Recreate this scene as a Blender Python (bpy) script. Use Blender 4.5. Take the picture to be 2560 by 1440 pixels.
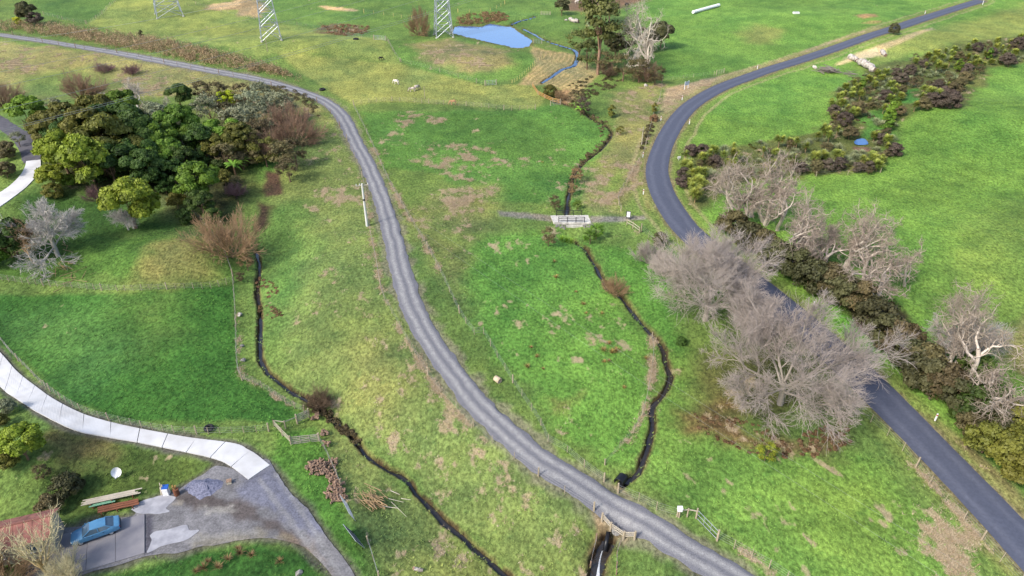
import bpy, math, random
import numpy as np
from mathutils import Vector, Matrix
for _o in list(bpy.data.objects): bpy.data.objects.remove(_o)
SC = bpy.context.scene; COL = SC.collection
RND = random.Random(7); NR = np.random.RandomState(11)
# ------------------------------------------------------------------ camera
CAMZ = 60.0; PITCH = math.radians(32.0); FPX = 1708.0
cam = bpy.data.objects.new('camera', bpy.data.cameras.new('camera')); COL.objects.link(cam)
cam.location = (0, 0, CAMZ); cam.rotation_euler = (math.pi/2 - PITCH, 0, 0)
cam.data.sensor_width = 36; cam.data.lens = 36*FPX/2560; cam.data.clip_start = 1; cam.data.clip_end = 9000
SC.camera = cam
# ------------------------------------------------------------------ sky, sun, exposure
SUN_EL = math.radians(42); SUN_AZ = math.radians(-128)     # sun stands to the left of the view and a little behind it
W = bpy.data.worlds.new('World'); SC.world = W; W.use_nodes = True
wn = W.node_tree.nodes; bg = wn['Background']
sky = wn.new('ShaderNodeTexSky'); sky.sky_type = 'NISHITA'; sky.sun_disc = False
sky.sun_elevation = SUN_EL; sky.sun_rotation = SUN_AZ; sky.air_density = 1.0; sky.dust_density = 2.5
W.node_tree.links.new(sky.outputs[0], bg.inputs[0]); bg.inputs[1].default_value = 0.15
sl = bpy.data.lights.new('sun', 'SUN'); sl.energy = 2.0; sl.angle = math.radians(9); sl.color = (1, .95, .87)
sun = bpy.data.objects.new('sun', sl); COL.objects.link(sun)
sd = Vector((math.sin(SUN_AZ)*math.cos(SUN_EL), math.cos(SUN_AZ)*math.cos(SUN_EL), math.sin(SUN_EL)))
sun.rotation_euler = sd.to_track_quat('Z', 'Y').to_euler(); sun.location = sd*200
SC.view_settings.view_transform = 'Standard'; SC.view_settings.look = 'None'
SC.view_settings.exposure = 1.08; SC.view_settings.gamma = 1
# ------------------------------------------------------------------ small helpers
def S(r, g, b):                                             # photo colour -> base colour
    f = lambda c: ((c/255+.055)/1.055)**2.4 if c > 10 else c/255/12.92
    return (f(r)*.5, f(g)*.5, f(b)*.5)
def tag(o, label=None, cat=None, group=None, kind=None):
    if label: o['label'] = label
    if cat: o['category'] = cat
    if group: o['group'] = group
    if kind: o['kind'] = kind
    return o
def E(name, label, cat, loc, group=None, rz=0, sc=1):
    o = bpy.data.objects.new(name, None); COL.objects.link(o); o.location = loc
    o.rotation_euler = (0, 0, rz); o.scale = (sc, sc, sc) if not hasattr(sc, '__len__') else sc
    o.empty_display_size = .2
    return tag(o, label, cat, group)
def mk(name, v, f, mat=None, smooth=False, attrs=None):
    """fast mesh from numpy: v (n,3), f (m,k) all faces with the same k, or a list of faces"""
    me = bpy.data.meshes.new(name)
    if isinstance(f, np.ndarray):
        m, k = f.shape; v = np.asarray(v, dtype=np.float32)
        me.vertices.add(len(v)); me.vertices.foreach_set('co', v.ravel())
        me.loops.add(m*k); me.loops.foreach_set('vertex_index', f.astype(np.int32).ravel())
        me.polygons.add(m); me.polygons.foreach_set('loop_start', np.arange(0, m*k, k, dtype=np.int32))
        if smooth: me.polygons.foreach_set('use_smooth', np.ones(m, dtype=bool))
        me.update(calc_edges=True)
    else:
        me.from_pydata([tuple(p) for p in v], [], f)
        if smooth: me.polygons.foreach_set('use_smooth', [True]*len(me.polygons))
        me.update()
    for an, (typ, arr) in (attrs or {}).items():
        a = me.attributes.new(an, typ, 'POINT')
        a.data.foreach_set('color' if typ == 'FLOAT_COLOR' else 'value', np.asarray(arr, dtype=np.float32).ravel())
    if mat: me.materials.append(mat)
    return me
def ob(name, me, parent=None, loc=(0, 0, 0), mat=None, rot=None, sc=None):
    o = bpy.data.objects.new(name, me); COL.objects.link(o); o.location = loc
    if rot is not None: o.rotation_euler = rot
    if sc is not None: o.scale = sc
    if parent is not None: o.parent = parent
    if mat is not None:
        if not me.materials: me.materials.append(mat)
        o.material_slots[0].link = 'OBJECT'; o.material_slots[0].material = mat
    return o
_cyl = {}
def unit_cyl(n=8, taper=1.0):
    k = (n, taper)
    if k not in _cyl:
        a = np.arange(n)*2*math.pi/n
        v = np.concatenate([np.stack([np.cos(a), np.sin(a), a*0], 1), np.stack([np.cos(a)*taper, np.sin(a)*taper, a*0+1], 1)])
        f = [[i, (i+1) % n, n+(i+1) % n, n+i] for i in range(n)] + [list(range(n))[::-1], list(range(n, 2*n))]
        _cyl[k] = mk('bar', v, f)
    return _cyl[k]
def unit_box(bev=0.0):
    k = ('b', bev)
    if k not in _cyl:
        import bmesh
        bm = bmesh.new(); bmesh.ops.create_cube(bm, size=1)
        if bev: bmesh.ops.bevel(bm, geom=bm.edges[:], offset=bev, segments=1, affect='EDGES')
        me = bpy.data.meshes.new('box'); bm.to_mesh(me); bm.free(); _cyl[k] = me
    return _cyl[k]
def bar(name, p0, p1, r, mat, parent=None, n=6, taper=1.0, off=(0, 0, 0)):
    p0 = Vector(p0)-Vector(off); p1 = Vector(p1)-Vector(off); d = p1-p0
    return ob(name, unit_cyl(n, taper), parent, p0, mat, d.to_track_quat('Z', 'Y').to_euler(), (r, r, d.length))
def box(name, c, dims, mat, parent=None, rot=(0, 0, 0), bev=0.0, off=(0, 0, 0)):
    return ob(name, unit_box(bev), parent, Vector(c)-Vector(off), mat, rot, dims)
def beam(name, p0, p1, w, h, mat, parent=None, off=(0, 0, 0), bev=0.0):   # box between two points, w across, h upright
    p0 = Vector(p0)-Vector(off); p1 = Vector(p1)-Vector(off); d = p1-p0
    x = d.normalized(); y = Vector((0, 0, 1)).cross(x); y = y.normalized() if y.length > 1e-4 else Vector((0, 1, 0)); z = x.cross(y)
    m = Matrix((x, y, z)).transposed()
    return ob(name, unit_box(bev), parent, (p0+p1)/2, mat, m.to_euler(), (d.length, w, h))
# ------------------------------------------------------------------ noise
def _hash(ix, iy, s):
    h = (ix.astype(np.int64)*374761393 + iy.astype(np.int64)*668265263 + s*1442695041) & 0x7fffffff
    h = ((h ^ (h >> 13))*1274126177) & 0x7fffffff
    return ((h ^ (h >> 16)) & 0xffff)/65535.0
def vnoise(x, y, s=0):
    ix = np.floor(x); iy = np.floor(y); fx = x-ix; fy = y-iy
    fx = fx*fx*(3-2*fx); fy = fy*fy*(3-2*fy)
    a = _hash(ix, iy, s); b = _hash(ix+1, iy, s); c = _hash(ix, iy+1, s); d = _hash(ix+1, iy+1, s)
    return a*(1-fx)*(1-fy)+b*fx*(1-fy)+c*(1-fx)*fy+d*fx*fy
def fbm(x, y, scale, oct=4, s=0, gain=.55):
    r = 0; a = 1; t = 0
    for i in range(oct):
        q = 2**i/scale; c_, s_ = math.cos(i*1.1+.3), math.sin(i*1.1+.3)
        r = r+a*vnoise((x*c_-y*s_)*q+17*i, (x*s_+y*c_)*q-9*i, s+i); t += a; a *= gain
    return r/t
def sstep(a, b, x):
    t = np.clip((x-a)/(b-a), 0, 1); return t*t*(3-2*t)
# ------------------------------------------------------------------ pixel -> terrain
CP, SP = math.cos(PITCH), math.sin(PITCH); SLOPE = .035
def rays(u, v):
    a = (np.asarray(u, float)-1280)/FPX; b = (np.asarray(v, float)-720)/FPX
    return np.stack([a, CP-b*SP, -SP-b*CP], -1)
def project(x, y, z):
    zc = y*CP+(CAMZ-z)*SP; yc = -y*SP+(CAMZ-z)*CP
    return 1280+FPX*x/zc, 720+FPX*yc/zc, zc
def plane_pt(u, v):
    d = rays(u, v); s = CAMZ/(-d[..., 2]+SLOPE*d[..., 1]); return d[..., 0]*s, d[..., 1]*s
def K(c, r, *pts): return [(640*c+x/4, 360*r+y/4) for x, y in pts]
# relief: broad rises and hollows (centre pixel, height, size across, size along, turn)
BUMPS = [((2500, 330), 3.2, 26, 17, 0), ((2450, 640), 2.0, 30, 16, 0), ((150, 420), 5.0, 26, 24, 0), ((430, 640), 2.2, 11, 7, 0),
         ((740, 130), 3.4, 34, 16, 0), ((1180, 150), 1.6, 22, 9, 0), ((330, 150), 2.0, 50, 20, 0), ((1000, 700), 1.0, 14, 22, 0),
         ((30, 1120), 2.2, 10, 9, 0), ((2300, 120), 1.5, 26, 16, 0), ((2080, 60), 2.0, 30, 20, 0), ((200, 1250), -.8, 12, 8, 0)]
_B = [(*plane_pt(*c), a, sx, sy) for c, a, sx, sy, _ in BUMPS]
STREAMS = {'left': K(1, 1, (0, 1060), (30, 1180), (30, 1280), (10, 1400)) + K(1, 2, (10, 60), (40, 200), (40, 400), (35, 550), (40, 700), (110, 830), (220, 920), (330, 1010), (500, 1100), (640, 1200), (780, 1300), (850, 1390))
           + K(1, 3, (950, 30), (1030, 130), (1100, 220), (1200, 300), (1320, 370), (1440, 420), (1520, 480), (1600, 600), (1700, 690), (1800, 800), (1900, 910), (2050, 1020), (2180, 1150), (2350, 1290), (2500, 1420)) + [(1300, 1475)],
           'mid': [(1432, 588)] + K(2, 1, (660, 980), (740, 1050), (790, 1140), (840, 1210), (880, 1300), (930, 1380)) + K(2, 2, (960, 0), (1080, 70), (1180, 190), (1270, 310), (1380, 430), (1480, 540), (1530, 640), (1540, 740), (1590, 860), (1570, 960), (1500, 1070), (1420, 1150), (1400, 1230), (1410, 1340), (1400, 1430))
           + K(2, 3, (1350, 180), (1300, 310), (1260, 400), (1180, 450), (1110, 490)),
           'up': [(1395, 252), (1440, 268), (1480, 295), (1515, 312), (1530, 330), (1522, 350), (1500, 375), (1462, 402), (1438, 430), (1428, 455), (1424, 480), (1420, 500), (1418, 520), (1416, 538)],
           'out': [(1521, 1335), (1512, 1352), (1503, 1370), (1497, 1392), (1492, 1415), (1489, 1440), (1486, 1475)],
           'far': K(2, 0, (110, 285), (200, 330), (320, 400), (480, 450), (620, 495), (655, 540), (650, 600), (620, 650), (500, 690), (400, 760), (300, 825)),
           'inlet': K(2, 0, (0, 232), (40, 218), (100, 200), (170, 185), (230, 165))}
CH = {'left': (.27, .65, 2.2, 7.), 'mid': (.30, .65, .5, 5.), 'up': (.3, .6, .5, 4.), 'out': (.6, .9, 1.0, 3.5), 'far': (.42, .5, .3, 6.), 'inlet': (.4, .5, 0, 5.)}  # half width, depth, valley depth, valley size
POND_PX = [(1130, 82), (1134, 66), (1150, 64), (1175, 65), (1205, 66), (1222, 58), (1240, 61), (1262, 65), (1280, 66), (1295, 77), (1317, 92), (1330, 102), (1328, 114), (1305, 119), (1280, 119), (1247, 110), (1210, 102), (1177, 95)]
def poly_dist(x, y, pl):
    """distance from points to a polyline (world xy)"""
    x = np.asarray(x, float); y = np.asarray(y, float)
    if x.size < 400:
        p = np.asarray(pl, float); a = p[:-1]; d = p[1:]-a; X_ = x[..., None]-a[:, 0]; Y_ = y[..., None]-a[:, 1]
        t = np.minimum(np.maximum((X_*d[:, 0]+Y_*d[:, 1])/((d*d).sum(1)+1e-9), 0), 1)
        return np.sqrt(((X_-t*d[:, 0])**2+(Y_-t*d[:, 1])**2).min(-1))
    out = np.full(x.shape, 1e9)
    for (ax, ay), (bx, by) in zip(pl[:-1], pl[1:]):
        dx, dy = bx-ax, by-ay; t = np.clip(((x-ax)*dx+(y-ay)*dy)/(dx*dx+dy*dy+1e-9), 0, 1)
        out = np.minimum(out, (x-ax-t*dx)**2+(y-ay-t*dy)**2)
    return np.sqrt(out)
def inside(x, y, pg):
    c = np.zeros(np.shape(x), bool)
    for (ax, ay), (bx, by) in zip(pg, pg[1:]+pg[:1]):
        if ay == by: continue
        c ^= ((ay > y) != (by > y)) & (x < (bx-ax)*(y-ay)/(by-ay)+ax)
    return c
def sdist(x, y, pg):                                        # >0 inside
    d = poly_dist(x, y, pg+pg[:1]); return np.where(inside(x, y, pg), d, -d)
_lines = {}; _pond = None; _pondz = 0; _pits = []
def h0(x, y):
    yy = np.minimum(y, 360)+.2*np.maximum(y-360, 0); z = SLOPE*yy
    z = z+.03*np.maximum(x-70, 0)*np.exp(-np.maximum(x-70, 0)/160)
    for cx, cy, a, sx, sy in _B: z = z+a*np.exp(-((x-cx)/sx)**2-((y-cy)/sy)**2)
    return z
def hv(x, y):                                               # with the valleys, no channels
    z = h0(x, y)
    for k, pl in _lines.items():
        _, _, vd, vs = CH[k]
        if vd:
            d = poly_dist(x, y, pl); z = z-vd*np.exp(-(d/vs)**2)
    for cx, cy, a, s in _pits: z = z+a*np.exp(-((x-cx)**2+(y-cy)**2)/s**2)
    if _pond is not None:
        m = sstep(-7, 1.0, sdist(x, y, _pond)); z = z*(1-m)+_pondz*m
    return z
def P2(u, v, hgt=0.0):
    d = rays(u, v); rate = -d[..., 2]+SLOPE*d[..., 1]; s = (CAMZ-hgt)/rate
    for i in range(14):
        g = CAMZ+d[..., 2]*s-hv(d[..., 0]*s, d[..., 1]*s)-hgt; s = s+.85*g/rate
    return d[..., 0]*s, d[..., 1]*s
for it in range(3):
    _new = {}
    for k, pl in STREAMS.items():
        a = np.array(pl); x, y = P2(a[:, 0], a[:, 1]); _new[k] = list(zip(x, y))
    _lines = _new
_a = np.array(POND_PX, float); _px, _py = P2(_a[:, 0], _a[:, 1])
_pondz = float(np.median(h0(_px, _py)))-.2; _pond = list(zip(_px, _py))
_a = np.array(POND_PX, float); _s = (CAMZ-_pondz)/-rays(_a[:, 0], _a[:, 1])[:, 2]; _d = rays(_a[:, 0], _a[:, 1])
_pond = [(float(q[0]*s), float(q[1]*s)) for q, s in zip(_d, _s)]
for pp, a, s in (((1430, 585), -1.1, 2.4), ((1418, 520), -.5, 2.0), ((1508, 1350), -1.0, 2.2), ((1552, 1207), -.5, 1.5)):
    _x, _y = P2(*pp); _pits.append((float(_x), float(_y), a, s))
def hf(x, y):                                               # finished ground without the small bumps
    z = hv(x, y)
    for k, pl in _lines.items():
        hw, dp, _, _ = CH[k]; d = poly_dist(x, y, pl); z = z-dp*(1-sstep(hw*.75, hw*1.7, d))
    return z
def P(u, v, hgt=0.0):                                       # pixel -> point on the ground (or hgt above it: the foot below that point)
    x, y = P2(u, v, hgt); return Vector((float(x), float(y), float(hv(x, y))))
def PG(u, v):
    x, y = P2(u, v); return Vector((float(x), float(y), float(hf(x, y))))
def PZ(u, v, z):
    d = rays(u, v); s = (CAMZ-z)/-d[2]; return Vector((d[0]*s, d[1]*s, z))
def ppm(p):                                                 # photo pixels per metre at a point
    return FPX/(p[1]*CP+(CAMZ-p[2])*SP)
def PL(pts):
    a = np.array(pts, float); x, y = P2(a[:, 0], a[:, 1]); return list(zip(x.tolist(), y.tolist()))
def spline(pl, step):
    """Catmull-Rom through xy points, resampled evenly"""
    p = np.array(pl, float); p = np.vstack([2*p[0]-p[1], p, 2*p[-1]-p[-2]]); out = []
    for i in range(1, len(p)-2):
        t = np.linspace(0, 1, 24, endpoint=False)[:, None]
        a, b, c, d = p[i-1], p[i], p[i+1], p[i+2]
        out.append(.5*(2*b+(c-a)*t+(2*a-5*b+4*c-d)*t*t+(3*b-a-3*c+d)*t**3))
    q = np.vstack(out+[p[-2:-1]]); s = np.r_[0, np.cumsum(np.linalg.norm(np.diff(q, axis=0), axis=1))]
    n = max(2, int(s[-1]/step)+1); ss = np.linspace(0, s[-1], n)
    return np.stack([np.interp(ss, s, q[:, 0]), np.interp(ss, s, q[:, 1])], 1)
# ------------------------------------------------------------------ materials
MATS = {}
def M(name, col, rough=.85, col2=None, scale=3.0, amt=.5, bump=0.0, metal=0.0, detail=4, spec=.3, bscale=None, coord='Object'):
    if name in MATS: return MATS[name]
    m = bpy.data.materials.new(name); m.use_nodes = True; nt = m.node_tree; b = nt.nodes['Principled BSDF']
    b.inputs['Roughness'].default_value = rough; b.inputs['Metallic'].default_value = metal; b.inputs['Specular IOR Level'].default_value = spec
    tc = nt.nodes.new('ShaderNodeTexCoord'); nz = nt.nodes.new('ShaderNodeTexNoise'); nz.inputs['Scale'].default_value = scale; nz.inputs['Detail'].default_value = detail
    nt.links.new(tc.outputs[coord], nz.inputs['Vector'])
    mx = nt.nodes.new('ShaderNodeMix'); mx.data_type = 'RGBA'
    c2 = col2 or tuple(c*(1-amt*.5) for c in col)
    rp = nt.nodes.new('ShaderNodeValToRGB'); rp.color_ramp.elements[0].position = .35; rp.color_ramp.elements[1].position = .65
    nt.links.new(nz.outputs['Fac'], rp.inputs[0]); nt.links.new(rp.outputs[0], mx.inputs[0])
    mx.inputs[6].default_value = (*col, 1); mx.inputs[7].default_value = (*c2, 1)
    nt.links.new(mx.outputs[2], b.inputs['Base Color'])
    if bump:
        bp = nt.nodes.new('ShaderNodeBump'); bp.inputs['Strength'].default_value = bump; bp.inputs['Distance'].default_value = .05
        n2 = nz
        if bscale:
            n2 = nt.nodes.new('ShaderNodeTexNoise'); n2.inputs['Scale'].default_value = bscale; n2.inputs['Detail'].default_value = 3; nt.links.new(tc.outputs[coord], n2.inputs['Vector'])
        nt.links.new(n2.outputs['Fac'], bp.inputs['Height']); nt.links.new(bp.outputs[0], b.inputs['Normal'])
    MATS[name] = m; return m
def ML(name, c1, c2, transl=.22, rand=.25):
    """leaves or grass: two colours mixed by the mesh's tint, small change from plant to plant, some light passing through"""
    if name in MATS: return MATS[name]
    m = bpy.data.materials.new(name); m.use_nodes = True; nt = m.node_tree; N = nt.nodes; L = nt.links
    b = N['Principled BSDF']; out = N['Material Output']; b.inputs['Roughness'].default_value = .6; b.inputs['Specular IOR Level'].default_value = .25
    at = N.new('ShaderNodeAttribute'); at.attribute_name = 'tint'; oi = N.new('ShaderNodeObjectInfo')
    mx = N.new('ShaderNodeMix'); mx.data_type = 'RGBA'; mx.inputs[6].default_value = (*c1, 1); mx.inputs[7].default_value = (*c2, 1); L.new(at.outputs['Fac'], mx.inputs[0])
    hs = N.new('ShaderNodeHueSaturation')
    mr = N.new('ShaderNodeMapRange'); mr.inputs[3].default_value = 1-rand; mr.inputs[4].default_value = 1+rand; L.new(oi.outputs['Random'], mr.inputs[0]); L.new(mr.outputs[0], hs.inputs['Value'])
    mr2 = N.new('ShaderNodeMapRange'); mr2.inputs[3].default_value = .5-.06*rand; mr2.inputs[4].default_value = .5+.06*rand
    mm = N.new('ShaderNodeMath'); mm.operation = 'FRACT'; mm2 = N.new('ShaderNodeMath'); mm2.operation = 'MULTIPLY'; mm2.inputs[1].default_value = 7.3
    L.new(oi.outputs['Random'], mm2.inputs[0]); L.new(mm2.outputs[0], mm.inputs[0]); L.new(mm.outputs[0], mr2.inputs[0]); L.new(mr2.outputs[0], hs.inputs['Hue'])
    L.new(mx.outputs[2], hs.inputs['Color']); L.new(hs.outputs[0], b.inputs['Base Color'])
    tr = N.new('ShaderNodeBsdfTranslucent'); L.new(hs.outputs[0], tr.inputs[0]); ms = N.new('ShaderNodeMixShader'); ms.inputs[0].default_value = transl
    L.new(b.outputs[0], ms.inputs[1]); L.new(tr.outputs[0], ms.inputs[2]); L.new(ms.outputs[0], out.inputs['Surface'])
    MATS[name] = m; return m
# ================================================================== GROUND
SEAL_L = K(3, 0, (2080, 0), (1640, 130), (1230, 265), (900, 370), (600, 475), (300, 575), (0, 670)) + K(2, 0, (2300, 760), (2050, 850), (1850, 960), (1700, 1070), (1580, 1190), (1490, 1320), (1420, 1430)) \
    + K(2, 1, (1350, 180), (1340, 300), (1370, 460), (1420, 590), (1500, 730), (1600, 850)) + [(1700, 595), (1790, 670), (1900, 765), (2030, 880)] + K(3, 2, (950, 1100), (1060, 1240)) + K(3, 3, (1290, 0), (1490, 240), (1700, 470), (1850, 590), (2130, 900), (2400, 1200), (2560, 1390)) + [(2640, 1520)]
SEAL_R = K(3, 0, (2200, 0), (1900, 100), (1600, 200), (1330, 290), (1000, 395), (600, 540), (300, 640), (0, 730)) + K(2, 0, (2300, 830), (2130, 900), (1960, 990), (1830, 1080), (1740, 1190), (1670, 1310), (1620, 1430)) \
    + K(2, 1, (1570, 170), (1565, 300), (1600, 420), (1680, 570), (1790, 720), (1890, 860)) + [(1830, 635), (1945, 722), (2080, 827), (2145, 890)] + K(3, 2, (1130, 890), (1300, 1060), (1450, 1190)) + K(3, 3, (1690, 0), (1950, 250), (2130, 430), (2360, 700), (2560, 900)) + [(2700, 1450)]
GRAV_L = [(-60, 82)] + K(0, 0, (0, 365), (500, 440), (1000, 525), (1500, 610), (2000, 705)) + K(1, 0, (0, 810), (300, 900), (500, 965), (650, 1040), (760, 1140), (830, 1250), (900, 1400)) + K(1, 1, (1030, 180), (1100, 350), (1180, 550), (1240, 800), (1290, 1040), (1320, 1230)) \
    + K(1, 2, (1400, 60), (1460, 240), (1560, 430), (1700, 680), (1880, 920), (2080, 1180), (2300, 1420)) + K(2, 3, (0, 190), (250, 420), (550, 610), (780, 740), (1000, 880), (1250, 1010), (1600, 1180), (1850, 1360)) + [(1830, 1480), (1990, 1590)]
GRAV_R = [(-60, 75)] + K(0, 0, (0, 335), (500, 400), (1000, 480), (1500, 570), (2000, 665)) + K(1, 0, (0, 770), (300, 840), (550, 920), (720, 990), (850, 1070), (950, 1180), (1020, 1300), (1080, 1430)) + K(1, 1, (1200, 230), (1300, 450), (1390, 690), (1470, 920), (1540, 1200)) \
    + K(1, 2, (1620, 0), (1700, 220), (1800, 400), (1960, 650), (2150, 900), (2350, 1150), (2560, 1340)) + K(2, 3, (350, 200), (600, 350), (850, 490), (1200, 720), (1600, 1010), (2000, 1220), (2400, 1430)) + [(1960, 1490), (2120, 1590)]
def road_line(Lp, Rp, step, wmin, wmax):
    a = spline(PL(Lp), .5); b = spline(PL(Rp), .5); n = 160
    ia = np.linspace(0, len(a)-1, n); f = lambda q, i: np.stack([np.interp(i, np.arange(len(q)), q[:, k]) for k in (0, 1)], 1)
    pa = f(a, ia)
    # nearest point on the other edge, then the middle
    dd = ((pa[:, None]-b[None])**2).sum(2); pb = b[dd.argmin(1)]; w = np.sqrt(dd.min(1)); c = (pa+pb)/2
    c = c[::3] if True else c
    ker = np.ones(15)/15; w = np.convolve(np.pad(w, 7, 'edge'), ker, 'valid'); w = np.clip(w, wmin, wmax)
    q = spline(c, step); ww = np.interp(np.linspace(0, 1, len(q)), np.linspace(0, 1, n), w)
    return q, ww
SEAL, SEALW = road_line(SEAL_L, SEAL_R, .7, 4.4, 5.6)
GRAV, GRAVW = road_line(GRAV_L, GRAV_R, .6, 3.3, 4.3)
DRV_U = [(-90, 790)] + K(0, 2, (0, 645), (170, 835), (350, 980), (540, 1115), (780, 1240), (1050, 1330), (1560, 1440)) + K(0, 3, (1900, 60), (2350, 120), (2480, 180)) + K(1, 3, (0, 225), (145, 340))
DRV_D = [(-90, 860)] + K(0, 2, (0, 985), (150, 1100), (350, 1230), (600, 1360), (800, 1440)) + K(0, 3, (1000, 40), (1400, 110), (1800, 190), (2150, 270), (2300, 340), (2490, 485))
YARD = [(100, 1320), (190, 1318), (250, 1300), (330, 1290), (345, 1262), (400, 1240), (440, 1228), (480, 1205), (540, 1165), (580, 1172), (605, 1180), (660, 1150), (690, 1175), (705, 1195), (728, 1232), (762, 1262), (792, 1302), (832, 1362), (890, 1450), (842, 1450), (815, 1420), (790, 1396), (757, 1367), (700, 1350), (650, 1346), (560, 1356), (480, 1371), (430, 1386), (366, 1391), (300, 1412), (215, 1435), (150, 1465), (60, 1465)]
# ---- the grid: fine in the valley, coarse towards the horizon
_r = [-120, -60, -20, 5, 22, 32]; _y = 38.0
while _y < 345: _r.append(_y); _y += .14*(_y/42)**1.45
while _y < 5000: _r.append(_y); _y += (_y-300)*.16
gy = np.array(_r); NI = 900
sx = np.linspace(-1, 1, NI); ex = 1+np.cumsum(np.geomspace(.03, 3, 14)); sx = np.r_[-ex[::-1], sx, ex]
hw = 1.12*.75*(np.maximum(gy, 30)*CP+CAMZ*SP)+4
X = (hw[:, None]*sx[None]).ravel(); Y = np.repeat(gy, len(sx)); NC = len(sx)
def big(fn, *a): return np.concatenate([fn(X[i:i+60000], Y[i:i+60000], *a) for i in range(0, len(X), 60000)])
_core = (Y > 30) & (Y < 380)
def near(pl, R):                                            # distance, computed only close to the line
    p = np.array(pl); d = np.full(len(X), 99.0)
    for i in range(0, len(p)-1, 8):
        q = p[i:i+9]; lo = q.min(0)-R; hi = q.max(0)+R
        m = np.nonzero((X > lo[0]) & (X < hi[0]) & (Y > lo[1]) & (Y < hi[1]))[0]
        if len(m): d[m] = np.minimum(d[m], poly_dist(X[m], Y[m], [tuple(t) for t in q]))
    return d
Z = h0(X, Y)
DST = {}
for k, pl in _lines.items():
    d = near(pl, max(CH[k][3]*2.6, 4)); DST[k] = d
    if CH[k][2]: Z = Z-CH[k][2]*np.exp(-(d/CH[k][3])**2)
for cx, cy, a, s in _pits: Z = Z+a*np.exp(-((X-cx)**2+(Y-cy)**2)/s**2)
def zsd(pg, R):
    p = np.array(pg); lo = p.min(0)-R; hi = p.max(0)+R; d = np.full(len(X), -99.0)
    m = np.nonzero((X > lo[0]) & (X < hi[0]) & (Y > lo[1]) & (Y < hi[1]))[0]
    if len(m): d[m] = sdist(X[m], Y[m], [tuple(t) for t in pg])
    return d
dpond = zsd(_pond, 9); m = sstep(-7, 1, dpond); Z = Z*(1-m)+_pondz*m
dsl = near(SEAL, 9); dgr = near(GRAV, 8); dyard = zsd(PL(YARD), 4)
_dl = PL(DRV_U)+PL(DRV_D)[::-1]; ddrv = zsd(_dl, 4)
dtrk = zsd(PL([(105, 396), (104, 417), (97, 435), (82, 452), (62, 472), (25, 500), (-40, 545), (-80, 530), (-30, 500), (0, 482), (25, 465), (50, 440), (62, 420), (63, 402)]), 4)
flat = np.maximum.reduce([1-sstep(2.4, 3.6, dsl), 1-sstep(1.7, 2.8, dgr), sstep(-1, 0, dyard), sstep(-1, .2, ddrv), sstep(-1.2, 0, dtrk), 1-sstep(2.0, 3.0, near(PL([(-40, 285), (0, 305), (45, 335), (70, 365), (84, 402)]), 6))])
micro = (fbm(X, Y, 5.0, 3, 3)-.5)*.5+(fbm(X, Y, 1.1, 3, 9)-.5)*.22
Z = Z+micro*(1-flat)*_core-.05*flat
for k, d in DST.items():
    hwid, dp = CH[k][:2]; dj = d+(fbm(X, Y, 1.6, 3, 31)-.5)*hwid*1.3
    Z = Z-dp*(1-sstep(hwid*.75, hwid*1.7, dj))
Z = Z-.5*sstep(-.2, 1.5, dpond)
# ---- colour of the sward, field by field
C = np.empty((len(X), 3)); C[:] = S(112, 152, 58); DRY = np.full(len(X), .06)
n1 = fbm(X, Y, 14, 4, 50); n2 = fbm(X, Y, 3.2, 4, 60); n3 = fbm(X, Y, 1.0, 2, 70)
jx = (fbm(X, Y, 7, 3, 80)-.5); jy = (fbm(X, Y, 2.2, 3, 90)-.5)
def zone(px, col=None, fe=2.0, dry=None, st=1.0, jit=1.0, rag=0.0):
    pg = PL(px) if len(px) > 2 else px
    p = np.array(pg); R = fe*2+4; lo = p.min(0)-R; hi = p.max(0)+R
    m = np.nonzero((X > lo[0]) & (X < hi[0]) & (Y > lo[1]) & (Y < hi[1]))[0]
    if not len(m): return
    d = sdist(X[m], Y[m], [tuple(t) for t in pg])+(jx[m]*6+jy[m]*3)*jit
    w = sstep(-fe, fe, d)*st
    if rag: w = w*sstep(rag-.12, rag+.12, n2[m]*.6+n3[m]*.4)
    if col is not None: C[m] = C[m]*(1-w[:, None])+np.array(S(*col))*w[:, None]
    if dry is not None: DRY[m] = DRY[m]*(1-w)+dry*w
zone([(1750, 580), (1700, 500), (1690, 430), (1700, 360), (1760, 260), (1920, 186), (2250, 78), (2480, 0), (2700, -70), (3300, -70), (3300, 1700), (2700, 1450), (2350, 1080), (2100, 840), (1900, 690)], (112, 172, 40), 1, .01)
zone([(2250, 90), (2560, 10), (2900, -30), (2900, 130), (2560, 95), (2350, 125), (2150, 175), (2180, 110)], (146, 172, 66), 5, .06)
zone([(2400, 560), (2600, 480), (2800, 900), (2560, 960), (2300, 740)], (120, 164, 48), 5, .03)
zone([(2420, 830), (2600, 795), (2700, 930), (2560, 960)], (160, 165, 88), 1.5, .2)
zone([(1540, 5), (1640, -20), (2430, -40), (2430, 0), (1920, 165), (1800, 188), (1660, 200), (1640, 120)], (112, 172, 46), 3, .03)
zone([(1850, 80), (1890, 60), (1960, 75), (1930, 110), (1870, 105)], (142, 165, 72), 4, .25)
zone([(640, -20), (1450, -20), (1440, 100), (1330, 90), (1130, 90), (940, 100), (780, 65), (640, 50)], (108, 158, 56), 4, .08)
zone([(110, 38), (215, 58), (300, -5), (60, -20)], (96, 146, 52), 1, .04, jit=.3)
zone([(215, 60), (305, 0), (560, -10), (640, 50), (780, 70), (960, 100), (1000, 155), (685, 128), (640, 145), (400, 100)], (150, 176, 72), 2, .12)
zone([(690, 128), (1000, 158), (1215, 213), (1330, 215), (1360, 250), (1340, 272), (1200, 268), (1000, 255), (885, 262)], (158, 176, 76), 1.0, .06, jit=.3)
zone([(1000, 155), (965, 103), (1130, 92), (1290, 125), (1350, 140), (1310, 190), (1215, 212)], (112, 166, 54), 1, .06, jit=.3)
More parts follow.
